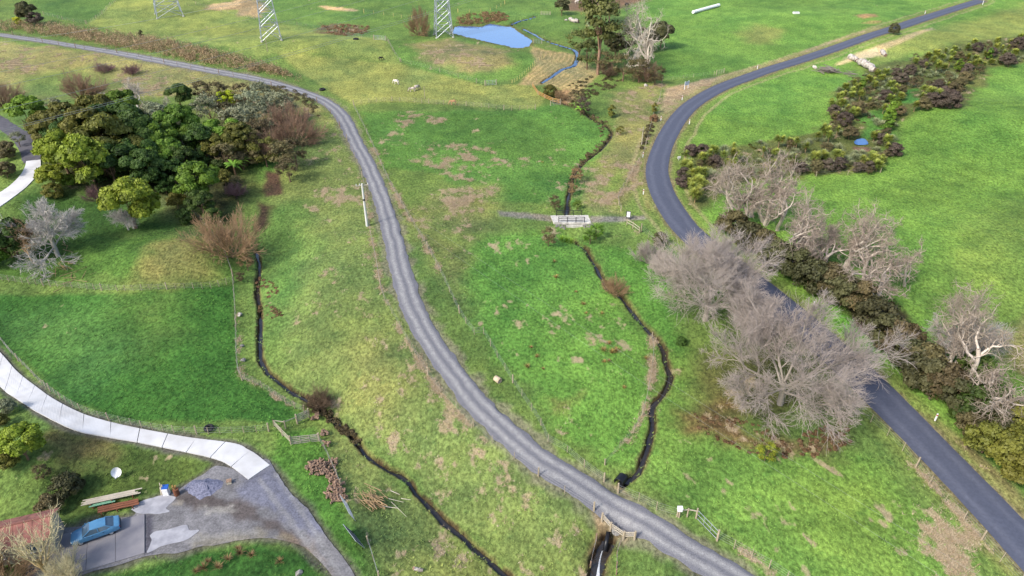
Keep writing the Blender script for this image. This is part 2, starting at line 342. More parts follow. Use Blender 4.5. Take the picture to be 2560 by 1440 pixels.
zone([(1020, 110), (1120, 98), (1270, 125), (1280, 160), (1180, 185), (1080, 160)], (166, 164, 100), 3, .35)
zone([(0, 100), (250, 135), (640, 203), (760, 243), (870, 330), (790, 300), (700, 250), (500, 235), (0, 260), (-80, 200), (-80, 95)], (160, 164, 94), 2, .38)
zone([(60, 190), (220, 170), (300, 215), (170, 255), (40, 240)], (122, 156, 66), 5, .15)
zone([(700, 330), (800, 290), (845, 300), (905, 480), (930, 580), (840, 600), (720, 560), (690, 470)], (146, 162, 80), 3, .3)
zone([(690, 330), (860, 300), (930, 560), (990, 760), (1110, 970), (1290, 1140), (1480, 1280), (1500, 1460), (1290, 1460), (1150, 1320), (1020, 1190), (870, 1070), (720, 960), (665, 900), (660, 760), (670, 560)], (130, 160, 74), 2, .33, st=.9)
zone([(655, 520), (745, 505), (775, 640), (730, 780), (700, 890), (660, 880)], (100, 164, 58), 4, .06, st=.8)
zone([(640, 400), (700, 400), (690, 470), (640, 440)], (84, 148, 42), 2, .05)
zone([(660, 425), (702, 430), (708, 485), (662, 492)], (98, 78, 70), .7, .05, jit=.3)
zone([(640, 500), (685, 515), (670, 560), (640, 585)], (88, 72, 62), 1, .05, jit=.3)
zone([(740, 655), (800, 640), (830, 690), (800, 760), (765, 720)], None, 3.5, .52)
zone([(840, 880), (960, 860), (1010, 980), (960, 1040), (880, 990)], (156, 168, 82), 5, .36)
zone([(0, 735), (330, 735), (585, 715), (600, 940), (760, 1035), (690, 1060), (300, 1050), (170, 1000), (0, 870), (-90, 780), (-90, 735)], (60, 130, 32), .8, .0, jit=.3)
zone([(40, 790), (250, 770), (320, 860), (200, 960), (60, 880)], (92, 156, 72), 6, 0, st=.5)
zone([(300, 740), (430, 745), (440, 840), (380, 880), (310, 800)], (112, 146, 58), 5, .05, st=.5)
zone([(-60, 650), (240, 580), (330, 590), (520, 600), (585, 690), (500, 718), (0, 702), (-60, 700)], (82, 136, 38), 2, .08)
zone([(370, 610), (520, 590), (520, 690), (330, 712)], (142, 146, 72), 3, .3)
zone([(330, 400), (400, 430), (545, 600), (450, 600), (380, 520)], (112, 132, 72), 2, .2)
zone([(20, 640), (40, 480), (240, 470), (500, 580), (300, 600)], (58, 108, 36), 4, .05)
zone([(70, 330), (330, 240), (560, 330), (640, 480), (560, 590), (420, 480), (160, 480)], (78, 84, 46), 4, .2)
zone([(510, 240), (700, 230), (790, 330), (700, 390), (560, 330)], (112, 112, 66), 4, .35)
zone([(100, 1075), (260, 1098), (470, 1140), (560, 1185), (420, 1232), (230, 1275), (80, 1200)], (86, 118, 40), 1.5, .22)
zone([(120, 1085), (250, 1095), (270, 1140), (160, 1150)], (150, 125, 80), 2, .3, st=.6)
zone([(240, 1460), (480, 1375), (650, 1350), (765, 1380), (830, 1460)], (52, 112, 30), .6, .02, jit=.2)
zone([(690, 1080), (790, 1060), (830, 1160), (890, 1300), (935, 1460), (900, 1460), (760, 1240), (680, 1160)], (88, 154, 32), .8, .05, jit=.4)
zone([(800, 1060), (870, 1090), (1010, 1210), (1270, 1460), (950, 1460), (860, 1250)], (136, 160, 72), 1, .27, jit=.5)
zone([(900, 280), (1340, 275), (1530, 470), (1420, 520), (1180, 500), (1100, 430), (960, 420)], (92, 154, 48), 1, .22, jit=.5)
zone([(1000, 350), (1240, 340), (1300, 420), (1160, 470), (1040, 430)], None, 6.5, .44)
zone([(960, 285), (1060, 280), (1130, 300), (1000, 320)], None, 2, .55)
zone([(1070, 490), (1220, 470), (1240, 560), (1200, 620), (1100, 560)], (140, 152, 76), 5.5, .5)
zone([(985, 500), (1090, 570), (1190, 640), (1150, 760), (1080, 660), (1020, 570)], (136, 150, 72), 4, .44)
zone([(1190, 590), (1400, 580), (1480, 640), (1640, 860), (1640, 1000), (1590, 1180), (1480, 1160), (1370, 1080), (1260, 900), (1150, 720)], (102, 170, 44), 2, .19)
zone([(1365, 1010), (1440, 1000), (1505, 1045), (1495, 1100), (1390, 1100)], None, 2.4, .58)
zone([(1360, 985), (1450, 990), (1420, 1040), (1370, 1040)], (150, 115, 80), 1.5, .7, st=.6)
zone([(1490, 620), (1690, 600), (1720, 900), (1700, 1000), (1650, 870), (1560, 760)], (92, 164, 42), 2, .06)
zone([(1680, 880), (1720, 1050), (2130, 1110), (2330, 1280), (2420, 1460), (1950, 1460), (1700, 1300), (1600, 1220), (1650, 1050)], (108, 166, 48), 2, .17)
zone([(2000, 1150), (2200, 1160), (2300, 1330), (2200, 1440), (2050, 1300)], (122, 168, 40), 6, .1, st=.7)
zone([(1720, 1035), (1810, 1030), (1900, 1085), (2010, 1085), (2110, 1050), (2130, 1110), (2050, 1155), (1900, 1140), (1760, 1090)], (134, 98, 74), 2, .35, st=.85)
zone([(1740, 900), (1860, 850), (2060, 900), (2120, 1010), (1960, 1080), (1780, 1010)], (112, 92, 62), 4, .3, st=.6)
zone([(2305, 1235), (2400, 1265), (2450, 1460), (2330, 1460), (2322, 1340)], None, 3.0, .56)
zone([(2260, 1080), (2330, 1150), (2450, 1290), (2560, 1430), (2520, 1430), (2400, 1300), (2270, 1150)], (146, 148, 88), .8, .5, jit=.3)
zone([(2235, 1010), (2290, 1020), (2440, 1165), (2580, 1330), (2580, 1260), (2440, 1120), (2330, 1030)], (160, 132, 106), .8, .3, jit=.3)
zone([(2060, 745), (2130, 770), (2270, 920), (2340, 1030), (2290, 1010), (2180, 900)], (96, 182, 28), 1.5, .03)
zone([(2350, 1010), (2420, 1050), (2560, 1180), (2560, 1240), (2440, 1110)], (64, 130, 36), 1.5, .03)
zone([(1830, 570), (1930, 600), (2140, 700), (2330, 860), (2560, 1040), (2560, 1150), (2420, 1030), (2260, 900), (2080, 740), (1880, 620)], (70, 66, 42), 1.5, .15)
zone([(1520, 230), (1660, 210), (1620, 360), (1605, 480), (1560, 535), (1480, 522), (1440, 490), (1500, 400), (1540, 320)], (150, 158, 86), 2, .47)
zone([(1300, 275), (1400, 262), (1525, 325), (1480, 400), (1440, 400)], (98, 166, 50), 1.5, .1)
zone([(1520, 440), (1560, 420), (1560, 480), (1500, 490)], (130, 165, 60), 2, .2)
zone([(1480, 560), (1560, 560), (1680, 600), (1660, 640), (1520, 600)], (120, 160, 60), 2, .3)
zone([(1612, 400), (1640, 310), (1662, 222), (1740, 203), (1812, 186), (1920, 157), (2060, 109), (2200, 66), (2200, 72), (2060, 116), (1920, 168), (1800, 214), (1720, 258), (1672, 305), (1640, 352)], (182, 164, 134), .9, .42, jit=.25)
zone([(1605, 380), (1640, 340), (1630, 400), (1615, 470), (1640, 530), (1610, 520), (1600, 450)], (176, 158, 110), .7, .3, jit=.2)
zone([(1415, -5), (1640, -10), (1560, 20), (1480, 28), (1415, 25)], (142, 118, 98), 3, .1)
zone([(515, 12), (560, 5), (610, -5), (660, 0), (660, 45), (600, 40), (590, 25), (520, 25)], (190, 165, 120), 2, .4)
zone([(520, 12), (560, 5), (600, 0), (600, 12), (560, 22), (525, 22)], (235, 205, 155), 1, 0)
zone([(795, 15), (830, 16), (885, 22), (896, 28), (850, 26), (820, 24)], (232, 200, 150), .8, 0, jit=.3)
zone([(800, 58), (860, 60), (925, 66), (915, 80), (850, 90), (790, 82)], (128, 106, 78), 2, .2, rag=.42)
zone([(2085, 165), (2120, 142), (2190, 117), (2212, 122), (2212, 140), (2190, 141), (2140, 150)], (236, 216, 172), 1, 0, jit=.4)
zone([(2190, 117), (2260, 92), (2330, 68), (2335, 73), (2265, 102), (2200, 125)], (205, 190, 140), .8, 0, jit=.3)
zone([(2138, 40), (2160, 35), (2190, 34), (2195, 42), (2160, 46)], (196, 158, 104), 1, 0, jit=.3)
zone([(2155, 58), (2170, 52), (2205, 52), (2200, 58)], (190, 160, 100), 1, 0, jit=.3)
zone([(1330, 116), (1440, 138), (1500, 185), (1450, 235), (1360, 213), (1300, 213), (1340, 160)], (206, 184, 128), 1, .12, jit=.4)
zone([(1380, 228), (1440, 215), (1450, 250), (1400, 258)], (180, 150, 110), 1.5, .3)
zone([(1478, 1268), (1500, 1275), (1530, 1318), (1590, 1342), (1560, 1365), (1530, 1330), (1508, 1350), (1480, 1400), (1470, 1380), (1495, 1330)], (196, 166, 122), .4, .3, jit=.15)
zone([(1500, 1205), (1560, 1215), (1580, 1250), (1545, 1230)], (172, 146, 118), .5, .3, jit=.2)
zone([(1245, 529), (1300, 531), (1378, 541), (1378, 555), (1300, 546), (1250, 539)], (150, 148, 142), .35, 0, jit=.12)
zone([(1474, 542), (1550, 544), (1610, 536), (1616, 547), (1560, 554), (1477, 557)], (152, 150, 144), .35, 0, jit=.12)
zone([(1700, 375), (1900, 352), (2060, 335), (2090, 230), (2190, 165), (2400, 108), (2560, 88), (2600, 150), (2470, 172), (2410, 270), (2300, 275), (2235, 310), (2225, 395), (2190, 432), (1960, 445), (1800, 470), (1740, 520)], (112, 128, 58), 1.5, .3)
zone([(2250, 225), (2290, 222), (2300, 255), (2260, 258)], (78, 160, 50), 1, .0)
zone([(2140, 290), (2220, 270), (2230, 340), (2160, 350)], (86, 158, 48), 1.5, .05)
zone([(2135, 366), (2180, 368), (2178, 380), (2140, 378)], (130, 100, 98), .5, 0, jit=.2)
# dead grass left standing under the fence lines
for q_ in ([(1630, 840), (1634, 880), (1630, 920), (1621, 975), (1608, 1030), (1590, 1070), (1575, 1095), (1540, 1130), (1512, 1165)], [(868, 350), (890, 400), (912, 470), (926, 580), (942, 660), (955, 735), (972, 770), (1015, 850), (1070, 940), (1095, 975), (1225, 1102)], [(1650, 245), (1635, 285), (1618, 350), (1606, 390), (1580, 432), (1556, 475), (1545, 500)], [(925, 350), (968, 445), (1020, 540), (1065, 615), (1110, 700)], [(590, 790), (598, 935), (640, 960), (720, 1012)], [(1850, 1375), (1952, 1440)], [(2240, 1110), (2330, 1210), (2440, 1340), (2550, 1450)]):
    w_ = .62*(1-sstep(.1, .6, near(PL(q_), 3)+jy*1.6)); DRY = np.maximum(DRY, w_)
# straw rows parallel to the planted stream
_pr = PL([(1335, 116), (1440, 138), (1500, 185), (1450, 235), (1360, 213), (1300, 213), (1340, 160)]); _w = sstep(-.5, 1, zsd(_pr, 3))*(.5+.5*np.sin(DST['far']*4.2+jx*3))
C = C*(1-.55*_w[:, None])+np.array(S(122, 140, 62))*.55*_w[:, None]
# broad mottling inside every field: yellower and bluer growth
y_ = (n1-.5)*1.5+(n2-.5)*.9
C = C*(1+np.stack([y_*.55, y_*.26, -y_*.1], 1))
lum = 1+(n2-.5)*.55+(fbm(X, Y, 24, 3, 120)-.5)*.5
C = C*lum[:, None]
# verges, gravel shoulders, banks
def mixin(w, col):
    global C
    C = C*(1-w[:, None])+np.array(S(*col))*w[:, None]
mixin(.6*(1-sstep(2.8, 6.0, dsl+jx*2)), (146, 170, 66))
mixin(.5*sstep(4.6, 5.0, dsl+jx*1.5)*(1-sstep(5.2, 5.9, dsl+jx*1.5))*(Y > 95), (206, 190, 146))
mixin(.85*(1-sstep(2.45, 3.3, dsl+jy*1.2)), (150, 138, 108))
mixin(.75*(1-sstep(1.7, 3.1, dgr+jy*2.6)), (146, 142, 128))
mixin(.8*sstep(-1.0, 0, dyard+jy), (112, 108, 110)); mixin(.9*sstep(-.9, -.1, ddrv+jy*.8), (112, 110, 114))
for k, d in DST.items():
    dj = d+(n3-.5)*.5; hwid = CH[k][0]
    mixin(.6*(1-sstep(hwid*1.4, hwid*3.0, dj))*(n2 > .38), (128, 112, 74)); mixin(.92*(1-sstep(hwid*1.15, hwid*1.7, dj)), (84, 66, 50))
mixin(.8*sstep(-1.5, .2, dpond+jy*2), (122, 112, 66))
_l = (C*np.array([.3, .6, .1])).sum(1)[:, None]; C = C*.78+_l*.22; C[:, 0] *= 1.12; C[:, 2] *= .84; C[:, 1] *= 1.03
C = np.clip(C, .004, .8); DRY = np.clip(DRY*(1-flat), 0, 1)
# where the sward really is dead: broken patches and strands
_sv = .42*fbm(X, Y, 2.6, 4, 210, .6)+.33*fbm(X*1.0+Y*.25, Y*.55, .9, 3, 220)+.25*fbm(X, Y, 9.0, 2, 230)
STRAW = sstep(-.03, .13, _sv-(.69-.45*DRY))*(1-flat)*_core
nr = len(gy); q = np.arange(nr*NC).reshape(nr, NC)
F = np.stack([q[:-1, :-1], q[:-1, 1:], q[1:, 1:], q[1:, :-1]], -1).reshape(-1, 4)
# ---- sward material
gm = bpy.data.materials.new('sward'); gm.use_nodes = True; nt = gm.node_tree; N = nt.nodes; L = nt.links; b = N['Principled BSDF']
b.inputs['Roughness'].default_value = .9; b.inputs['Specular IOR Level'].default_value = .12
ac = N.new('ShaderNodeAttribute'); ac.attribute_name = 'col'; ad = N.new('ShaderNodeAttribute'); ad.attribute_name = 'dry'
tc = N.new('ShaderNodeTexCoord')
def noise(sc, det, rough=.6, stretch=None):
    n = N.new('ShaderNodeTexNoise'); n.inputs['Scale'].default_value = sc; n.inputs['Detail'].default_value = det; n.inputs['Roughness'].default_value = rough
    if stretch:
        mp = N.new('ShaderNodeMapping'); mp.inputs['Scale'].default_value = stretch; L.new(tc.outputs['Object'], mp.inputs[0]); L.new(mp.outputs[0], n.inputs['Vector'])
    else: L.new(tc.outputs['Object'], n.inputs['Vector'])
    return n
def mth(op, a, b_=None, c=None):
    n = N.new('ShaderNodeMath'); n.operation = op
    for i, v in enumerate((a, b_, c)):
        if v is None: continue
        if isinstance(v, (int, float)): n.inputs[i].default_value = v
        else: L.new(v, n.inputs[i])
    return n.outputs[0]
def mixc(fac, a, b_, mode='MIX'):
    n = N.new('ShaderNodeMix'); n.data_type = 'RGBA'; n.blend_type = mode
    for i, v in ((0, fac), (6, a), (7, b_)):
        if isinstance(v, (int, float)): n.inputs[i].default_value = v
        elif isinstance(v, tuple): n.inputs[i].default_value = (*v, 1)
        else: L.new(v, n.inputs[i])
    return n.outputs[2]
nA = noise(.55, 6, .62); nB = noise(2.6, 5, .65, (1, .7, 1)); nC = noise(9, 3); nD = noise(.21, 3)
thr = mth('SUBTRACT', 1.0, ad.outputs['Fac'])
v = mth('ADD', mth('MULTIPLY', nA.outputs['Fac'], .62), mth('MULTIPLY', nB.outputs['Fac'], .38))
v2 = mth('ADD', mth('MULTIPLY_ADD', thr, -.46, -.27), v)          # dry 0 -> needs > .73 ; dry 1 -> > .27
msk = N.new('ShaderNodeMapRange'); msk.inputs[1].default_value = -.03; msk.inputs[2].default_value = .06; L.new(v2, msk.inputs[0])
straw = mixc(nC.outputs['Fac'], S(192, 166, 132), S(238, 216, 188))
straw = mixc(mth('MULTIPLY', nD.outputs['Fac'], .7), straw, S(190, 168, 116))
tone = N.new('ShaderNodeMapRange'); tone.inputs[1].default_value = .36; tone.inputs[2].default_value = .65; tone.inputs[3].default_value = .55; tone.inputs[4].default_value = 1.45; L.new(nB.outputs['Fac'], tone.inputs[0])
fine = N.new('ShaderNodeMapRange'); fine.inputs[1].default_value = .3; fine.inputs[2].default_value = .7; fine.inputs[3].default_value = .78; fine.inputs[4].default_value = 1.22; L.new(nC.outputs['Fac'], fine.inputs[0])
gcol = mixc(1.0, ac.outputs['Color'], mixc(.0, tone.outputs[0], tone.outputs[0]), 'MULTIPLY')
nE = noise(.9, 4, .6); dk = N.new('ShaderNodeMapRange'); dk.inputs[1].default_value = .56; dk.inputs[2].default_value = .68; L.new(nE.outputs['Fac'], dk.inputs[0])
gcol = mixc(mth('MULTIPLY', dk.outputs[0], .5), gcol, mixc(1.0, gcol, (.45, .62, .62), 'MULTIPLY'))
sm = N.new('ShaderNodeMapRange'); sm.inputs[1].default_value = .28; sm.inputs[2].default_value = .62; L.new(mth('ADD', mth('MULTIPLY', ad.outputs['Fac'], .62), mth('MULTIPLY_ADD', nB.outputs['Fac'], .7, -.32)), sm.inputs[0])
gcol = mixc(mth('MULTIPLY', sm.outputs[0], .85), gcol, straw)
gcol = mixc(1.0, gcol, fine.outputs[0], 'MULTIPLY')
L.new(gcol, b.inputs['Base Color'])
bp = N.new('ShaderNodeBump'); bp.inputs['Strength'].default_value = .55; bp.inputs['Distance'].default_value = .16
L.new(mth('ADD', nB.outputs['Fac'], mth('MULTIPLY', nC.outputs['Fac'], .4)), bp.inputs['Height']); L.new(bp.outputs[0], b.inputs['Normal'])
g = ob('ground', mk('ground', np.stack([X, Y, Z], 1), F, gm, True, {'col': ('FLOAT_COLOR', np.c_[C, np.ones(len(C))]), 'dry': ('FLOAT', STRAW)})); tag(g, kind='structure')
g['label'] = 'rolling pasture of green and straw coloured grass'
# ---- long grass and straw tufts standing in the sward
def grass_tufts(name, n, wt, hgt, wid, col1, col2, blades, seed, label, use_ground=0.0):
    r = np.random.RandomState(seed)
    area = np.gradient(gy)[:, None]*np.gradient(sx)[None]*hw[:, None]; p = (area.ravel()*wt); p = p/p.sum()
    i = r.choice(len(X), n, p=p); x = X[i]+r.uniform(-.5, .5, n); y = Y[i]+r.uniform(-.5, .5, n); z = Z[i]-.03
    B = blades; hh = hgt*r.uniform(.5, 1.4, n)
    a = r.uniform(0, 2*np.pi, (n, B)); lean = r.uniform(.7, 1.7, (n, B))*hh[:, None]; w = wid*r.uniform(.6, 1.4, (n, B))
    ca, sa = np.cos(a), np.sin(a); bx = x[:, None]+ca*wid; by = y[:, None]+sa*wid
    v = np.empty((n, B, 3, 3)); 
    v[..., 0, 0] = bx-sa*w; v[..., 0, 1] = by+ca*w; v[..., 0, 2] = z[:, None]
    v[..., 1, 0] = bx+sa*w; v[..., 1, 1] = by-ca*w; v[..., 1, 2] = z[:, None]
    v[..., 2, 0] = bx+ca*lean; v[..., 2, 1] = by+sa*lean; v[..., 2, 2] = z[:, None]+hh[:, None]*r.uniform(.6, 1, (n, B))
    c1 = np.array(S(*col1)); c2 = np.array(S(*col2)); t = r.rand(n, 1); cc = c1*(1-t)+c2*t
    cc = cc*(1-use_ground)+C[i]*r.uniform(.95, 1.7, (n, 1))*use_ground
    cv = np.repeat(np.repeat(cc, B, 0), 3, 0)
    m = bpy.data.materials.new(name); m.use_nodes = True; t_ = m.node_tree; at = t_.nodes.new('ShaderNodeAttribute'); at.attribute_name = 'col'
    bb = t_.nodes['Principled BSDF']; bb.inputs['Roughness'].default_value = .8; bb.inputs['Specular IOR Level'].default_value = .15; t_.links.new(at.outputs['Color'], bb.inputs['Base Color'])
    o = ob(name, mk(name, v.reshape(-1, 3), np.arange(n*B*3).reshape(-1, 3), m, False, {'col': ('FLOAT_COLOR', np.c_[cv, np.ones(len(cv))])}))
    return tag(o, label, 'grass', None, 'stuff')
vis = (np.abs(X) < hw[np.repeat(np.arange(nr), NC)]*1.0) & (Y > 36) & (Y < 230) & (flat < .3) & (dpond < -1)
for k in DST: vis &= DST[k] > CH[k][0]*1.3
drymask = sstep(.42, .58, (n2*.5+n1*.5)*.5+DRY*.5)
grass_tufts('straw_grass', 60000, vis*STRAW**2*np.clip(DRY-.2, 0, 1), .22, .02, (190, 162, 124), (240, 220, 188), 4, 5, 'tufts of long dead straw coloured grass')
grass_tufts('pasture_grass', 130000, vis*np.clip(n3-.3, 0, 1)*(Y < 170), .15, .05, (96, 140, 44), (160, 176, 84), 3, 6, 'low clumps of pasture grass', .85)
# ================================================================== ROADS
def ribbon(q, w, na, zoff, mat, name, edge=0.0, seed=1, crown=0.0, base=hv, rails=None):
    q = np.asarray(q); n = len(q); t = np.gradient(q, axis=0); t /= np.linalg.norm(t, axis=1)[:, None]+1e-9; nm = np.stack([-t[:, 1], t[:, 0]], 1)
    s = np.linspace(-1, 1, na); hwid = np.asarray(w)/2*np.ones(n); al = np.r_[0, np.cumsum(np.linalg.norm(np.diff(q, axis=0), axis=1))]
    e0 = (fbm(al, al*0+seed*9.1, 1.7, 3, seed)-.5)*2*edge; e1 = (fbm(al, al*0-seed*5.3, 1.7, 3, seed+7)-.5)*2*edge
    off = s[None]*hwid[:, None]; off[:, 0] -= e0; off[:, -1] += e1
    x = q[:, :1]+nm[:, :1]*off; y = q[:, 1:]+nm[:, 1:]*off
    z = base(x.ravel(), y.ravel()).reshape(x.shape)+zoff+crown*(1-s[None]**2)
    z[:, 0] -= .06; z[:, -1] -= .06
    i = np.arange(n*na).reshape(n, na); f = np.stack([i[:-1, :-1], i[:-1, 1:], i[1:, 1:], i[1:, :-1]], -1).reshape(-1, 4)
    f = f[:, ::-1] if True else f
    return mk(name, np.stack([x, y, z], -1).reshape(-1, 3), f, mat, True, {'ac': ('FLOAT', np.repeat(s[None], n, 0))})
def road_mat(name, base, track, tpos, twid, dark, rough, nsc, amt):
    m = bpy.data.materials.new(name); m.use_nodes = True
    global N, L, tc
    N = m.node_tree.nodes; L = m.node_tree.links; tc = N.new('ShaderNodeTexCoord'); bs = N['Principled BSDF']; bs.inputs['Roughness'].default_value = rough; bs.inputs['Specular IOR Level'].default_value = .25
    a = N.new('ShaderNodeAttribute'); a.attribute_name = 'ac'; n0 = noise(.35, 4); n1_ = noise(nsc, 5); n2_ = noise(nsc*5, 2)
    s = mth('ABSOLUTE', mth('ADD', a.outputs['Fac'], mth('MULTIPLY_ADD', n0.outputs['Fac'], .5, -.25)))
    d = mth('ABSOLUTE', mth('SUBTRACT', s, tpos)); mr = N.new('ShaderNodeMapRange'); mr.inputs[1].default_value = twid; mr.inputs[2].default_value = twid*.15; L.new(d, mr.inputs[0])
    c = mixc(mth('MULTIPLY', n1_.outputs['Fac'], .9), S(*base), S(*dark))
    c = mixc(mth('MULTIPLY', mr.outputs[0], mth('MULTIPLY_ADD', n1_.outputs['Fac'], 1.3, -.1)), c, S(*track))
    f = N.new('ShaderNodeMapRange'); f.inputs[1].default_value = .3; f.inputs[2].default_value = .7; f.inputs[3].default_value = 1-amt; f.inputs[4].default_value = 1+amt; L.new(n2_.outputs['Fac'], f.inputs[0])
    c = mixc(1.0, c, f.outputs[0], 'MULTIPLY'); L.new(c, bs.inputs['Base Color'])
    bp = N.new('ShaderNodeBump'); bp.inputs['Strength'].default_value = .4; bp.inputs['Distance'].default_value = .03; L.new(n2_.outputs['Fac'], bp.inputs['Height']); L.new(bp.outputs[0], bs.inputs['Normal'])
    return m
m_seal = road_mat('bitumen_chip_seal', (106, 111, 129), (120, 124, 140), .5, .28, (92, 97, 114), .75, .6, .1)
m_grav = road_mat('crushed_gravel', (146, 146, 152), (206, 204, 200), .42, .36, (122, 122, 130), .95, 1.8, .26)
o = ob('sealed_road', ribbon(SEAL, SEALW, 7, .07, m_seal, 'sealed_road', .07, 3, .06)); tag(o, kind='structure'); o['label'] = 'blue grey sealed country road curving through the valley'
o = ob('gravel_road', ribbon(GRAV, GRAVW*1.0, 13, .075, m_grav, 'gravel_road', .38, 5, .04)); tag(o, kind='structure'); o['label'] = 'grey gravel farm road with two pale wheel tracks'
# ---- concrete driveway, slab by slab
m_conc = M('broom_finished_concrete', (.50, .50, .505), .8, (.40, .395, .39), .45, .2, .1, bscale=20, detail=6)
def slabs(Up, Dp, length, name, label, n0=0):
    u = spline(PL(Up), .1); d = spline(PL(Dp), .1); root = E(name, None, None, (0, 0, 0)); tag(root, kind='structure'); root['label'] = label
    Lm = (len(u)+len(d))*.05; k = max(1, int(Lm/length)); g_ = .035/Lm
    for i in range(k):
        t = np.linspace(i/k+g_, (i+1)/k-g_, 7); a = u[(t*(len(u)-1)).astype(int)]; c = d[(t*(len(d)-1)).astype(int)]
        v = []
        for s in (0, .33, .67, 1):
            xy = a*(1-s)+c*s; z = hv(xy[:, 0], xy[:, 1])+.11; v.append(np.c_[xy, z])
        top = np.array(v); bot = top.copy(); bot[..., 2] -= .25; vv = np.concatenate([top.reshape(-1, 3), bot.reshape(-1, 3)]); I = np.arange(28).reshape(4, 7); f = []
        for r_ in range(3):
            for c_ in range(6): f.append([I[r_, c_], I[r_+1, c_], I[r_+1, c_+1], I[r_, c_+1]])
        ringi = list(I[0])+list(I[1:, -1])+list(I[-1, -2::-1])+list(I[-2:0:-1, 0])
        for p_, q_ in zip(ringi, ringi[1:]+ringi[:1]): f.append([p_, q_, q_+28, p_+28])
        ob('slab', mk('slab', vv, [[int(w) for w in ff] for ff in f], m_conc), root)
    return root
slabs(DRV_U, DRV_D, 3.4, 'concrete_driveway', 'pale concrete driveway of jointed slabs curving down to the yard')
slabs([(102, 400), (102, 417), (97, 435), (82, 452), (62, 472), (25, 500), (-40, 545)], [(66, 404), (62, 420), (50, 440), (25, 465), (0, 482), (-30, 500), (-80, 530)], 3.4, 'concrete_track', 'white concrete track beside the native bush')
# dark gravel track above it
m_dark = M('dark_gravel', S(118, 116, 122), .95, S(92, 90, 98), .9, .4, .3, bscale=9)
q = spline(PL([(-40, 285), (0, 305), (45, 335), (70, 365), (84, 402)]), .8); o = ob('gravel_track', ribbon(q, 3.6, 5, .07, m_dark, 'gravel_track', .3, 8)); tag(o, kind='structure'); o['label'] = 'dark gravel track climbing through the native bush'
# ---- flat sheets cut from an outline: fill on a small grid
def sheet(name, px, mat, zoff, step=.5, rag=.3, seed=2, base=hv, zfix=None):
    import bmesh
    pg = np.array(spline(PL(px)+[PL(px)[0]], step))[:-1]; ang = fbm(pg[:, 0], pg[:, 1], 2.0, 3, seed)-.5; c = pg.mean(0)
    d = pg-c; d /= np.linalg.norm(d, axis=1)[:, None]; pg = pg+d*ang[:, None]*2*rag
    bm = bmesh.new(); vs = [bm.verts.new((x, y, 0)) for x, y in pg]; f = bm.faces.new(vs)
    lo = pg.min(0); hi = pg.max(0); stp = max(step*2, .36) if step < .3 else max(step*2, .8)
    for ax in (0, 1):
        for t in np.arange(lo[ax]+stp/2, hi[ax], stp):
            co = [0, 0, 0]; co[ax] = t; no = [0, 0, 0]; no[ax] = 1
            bmesh.ops.bisect_plane(bm, geom=bm.verts[:]+bm.edges[:]+bm.faces[:], plane_co=co, plane_no=no)
    bmesh.ops.triangulate(bm, faces=bm.faces[:])
    xs = np.array([w.co.x for w in bm.verts]); ys = np.array([w.co.y for w in bm.verts]); z = base(xs, ys)+zoff if zfix is None else xs*0+zfix
    for w, zz in zip(bm.verts, z): w.co.z = zz
    bmesh.ops.recalc_face_normals(bm, faces=bm.faces[:])
    me = bpy.data.meshes.new(name); bm.to_mesh(me); bm.free(); me.materials.append(mat)
    if me.polygons and me.polygons[0].normal.z < 0: me.flip_normals()
    return me
def painted_mat(name, rough=.95, sc=6.0, amt=.2):
    m = bpy.data.materials.new(name); m.use_nodes = True
    global N, L, tc
    N = m.node_tree.nodes; L = m.node_tree.links; tc = N.new('ShaderNodeTexCoord'); bs = N['Principled BSDF']; bs.inputs['Roughness'].default_value = rough; bs.inputs['Specular IOR Level'].default_value = .2
    a = N.new('ShaderNodeAttribute'); a.attribute_name = 'col'; n1_ = noise(sc, 4, .7); n0 = noise(sc*.25, 4, .7)
    f = N.new('ShaderNodeMapRange'); f.inputs[1].default_value = .3; f.inputs[2].default_value = .7; f.inputs[3].default_value = 1-amt; f.inputs[4].default_value = 1+amt; L.new(n1_.outputs['Fac'], f.inputs[0])
    f2 = N.new('ShaderNodeMapRange'); f2.inputs[1].default_value = .3; f2.inputs[2].default_value = .7; f2.inputs[3].default_value = 1-amt; f2.inputs[4].default_value = 1+amt; L.new(n0.outputs['Fac'], f2.inputs[0])
    L.new(mixc(1.0, mixc(1.0, a.outputs['Color'], f.outputs[0], 'MULTIPLY'), f2.outputs[0], 'MULTIPLY'), bs.inputs['Base Color'])
    bp = N.new('ShaderNodeBump'); bp.inputs['Strength'].default_value = .5; bp.inputs['Distance'].default_value = .04; L.new(n1_.outputs['Fac'], bp.inputs['Height']); L.new(bp.outputs[0], bs.inputs['Normal'])
    return m
m_yard = painted_mat('yard_gravel', .95, 5.0, .24)
yme = sheet('gravel_yard', YARD, m_yard, .04, .18, .35); _v = np.array([w.co[:] for w in yme.vertices]); yx, yy = _v[:, 0], _v[:, 1]
yc = np.empty((len(yx), 3)); yc[:] = S(148, 146, 148); ya = fbm(yx, yy, 3.0, 4, 5)-.5; yb = fbm(yx, yy, .9, 3, 6)-.5
def ymix(px, col, fe, st=1.0, jit=1.0):
    w = sstep(-fe, fe, sdist(yx, yy, PL(px))+(ya*2.2+yb*1.4)*jit)*st; yc[:] = yc*(1-w[:, None])+np.array(S(*col))*w[:, None]
ymix([(610, 1190), (690, 1160), (760, 1260), (800, 1320), (730, 1320), (650, 1260), (590, 1230)], (128, 130, 148), .8, .8)
ymix([(420, 1240), (480, 1228), (545, 1236), (600, 1258), (660, 1285), (720, 1322), (780, 1390), (740, 1370), (690, 1338), (620, 1304), (560, 1286), (480, 1272), (440, 1262)], (98, 88, 84), .5, .85)
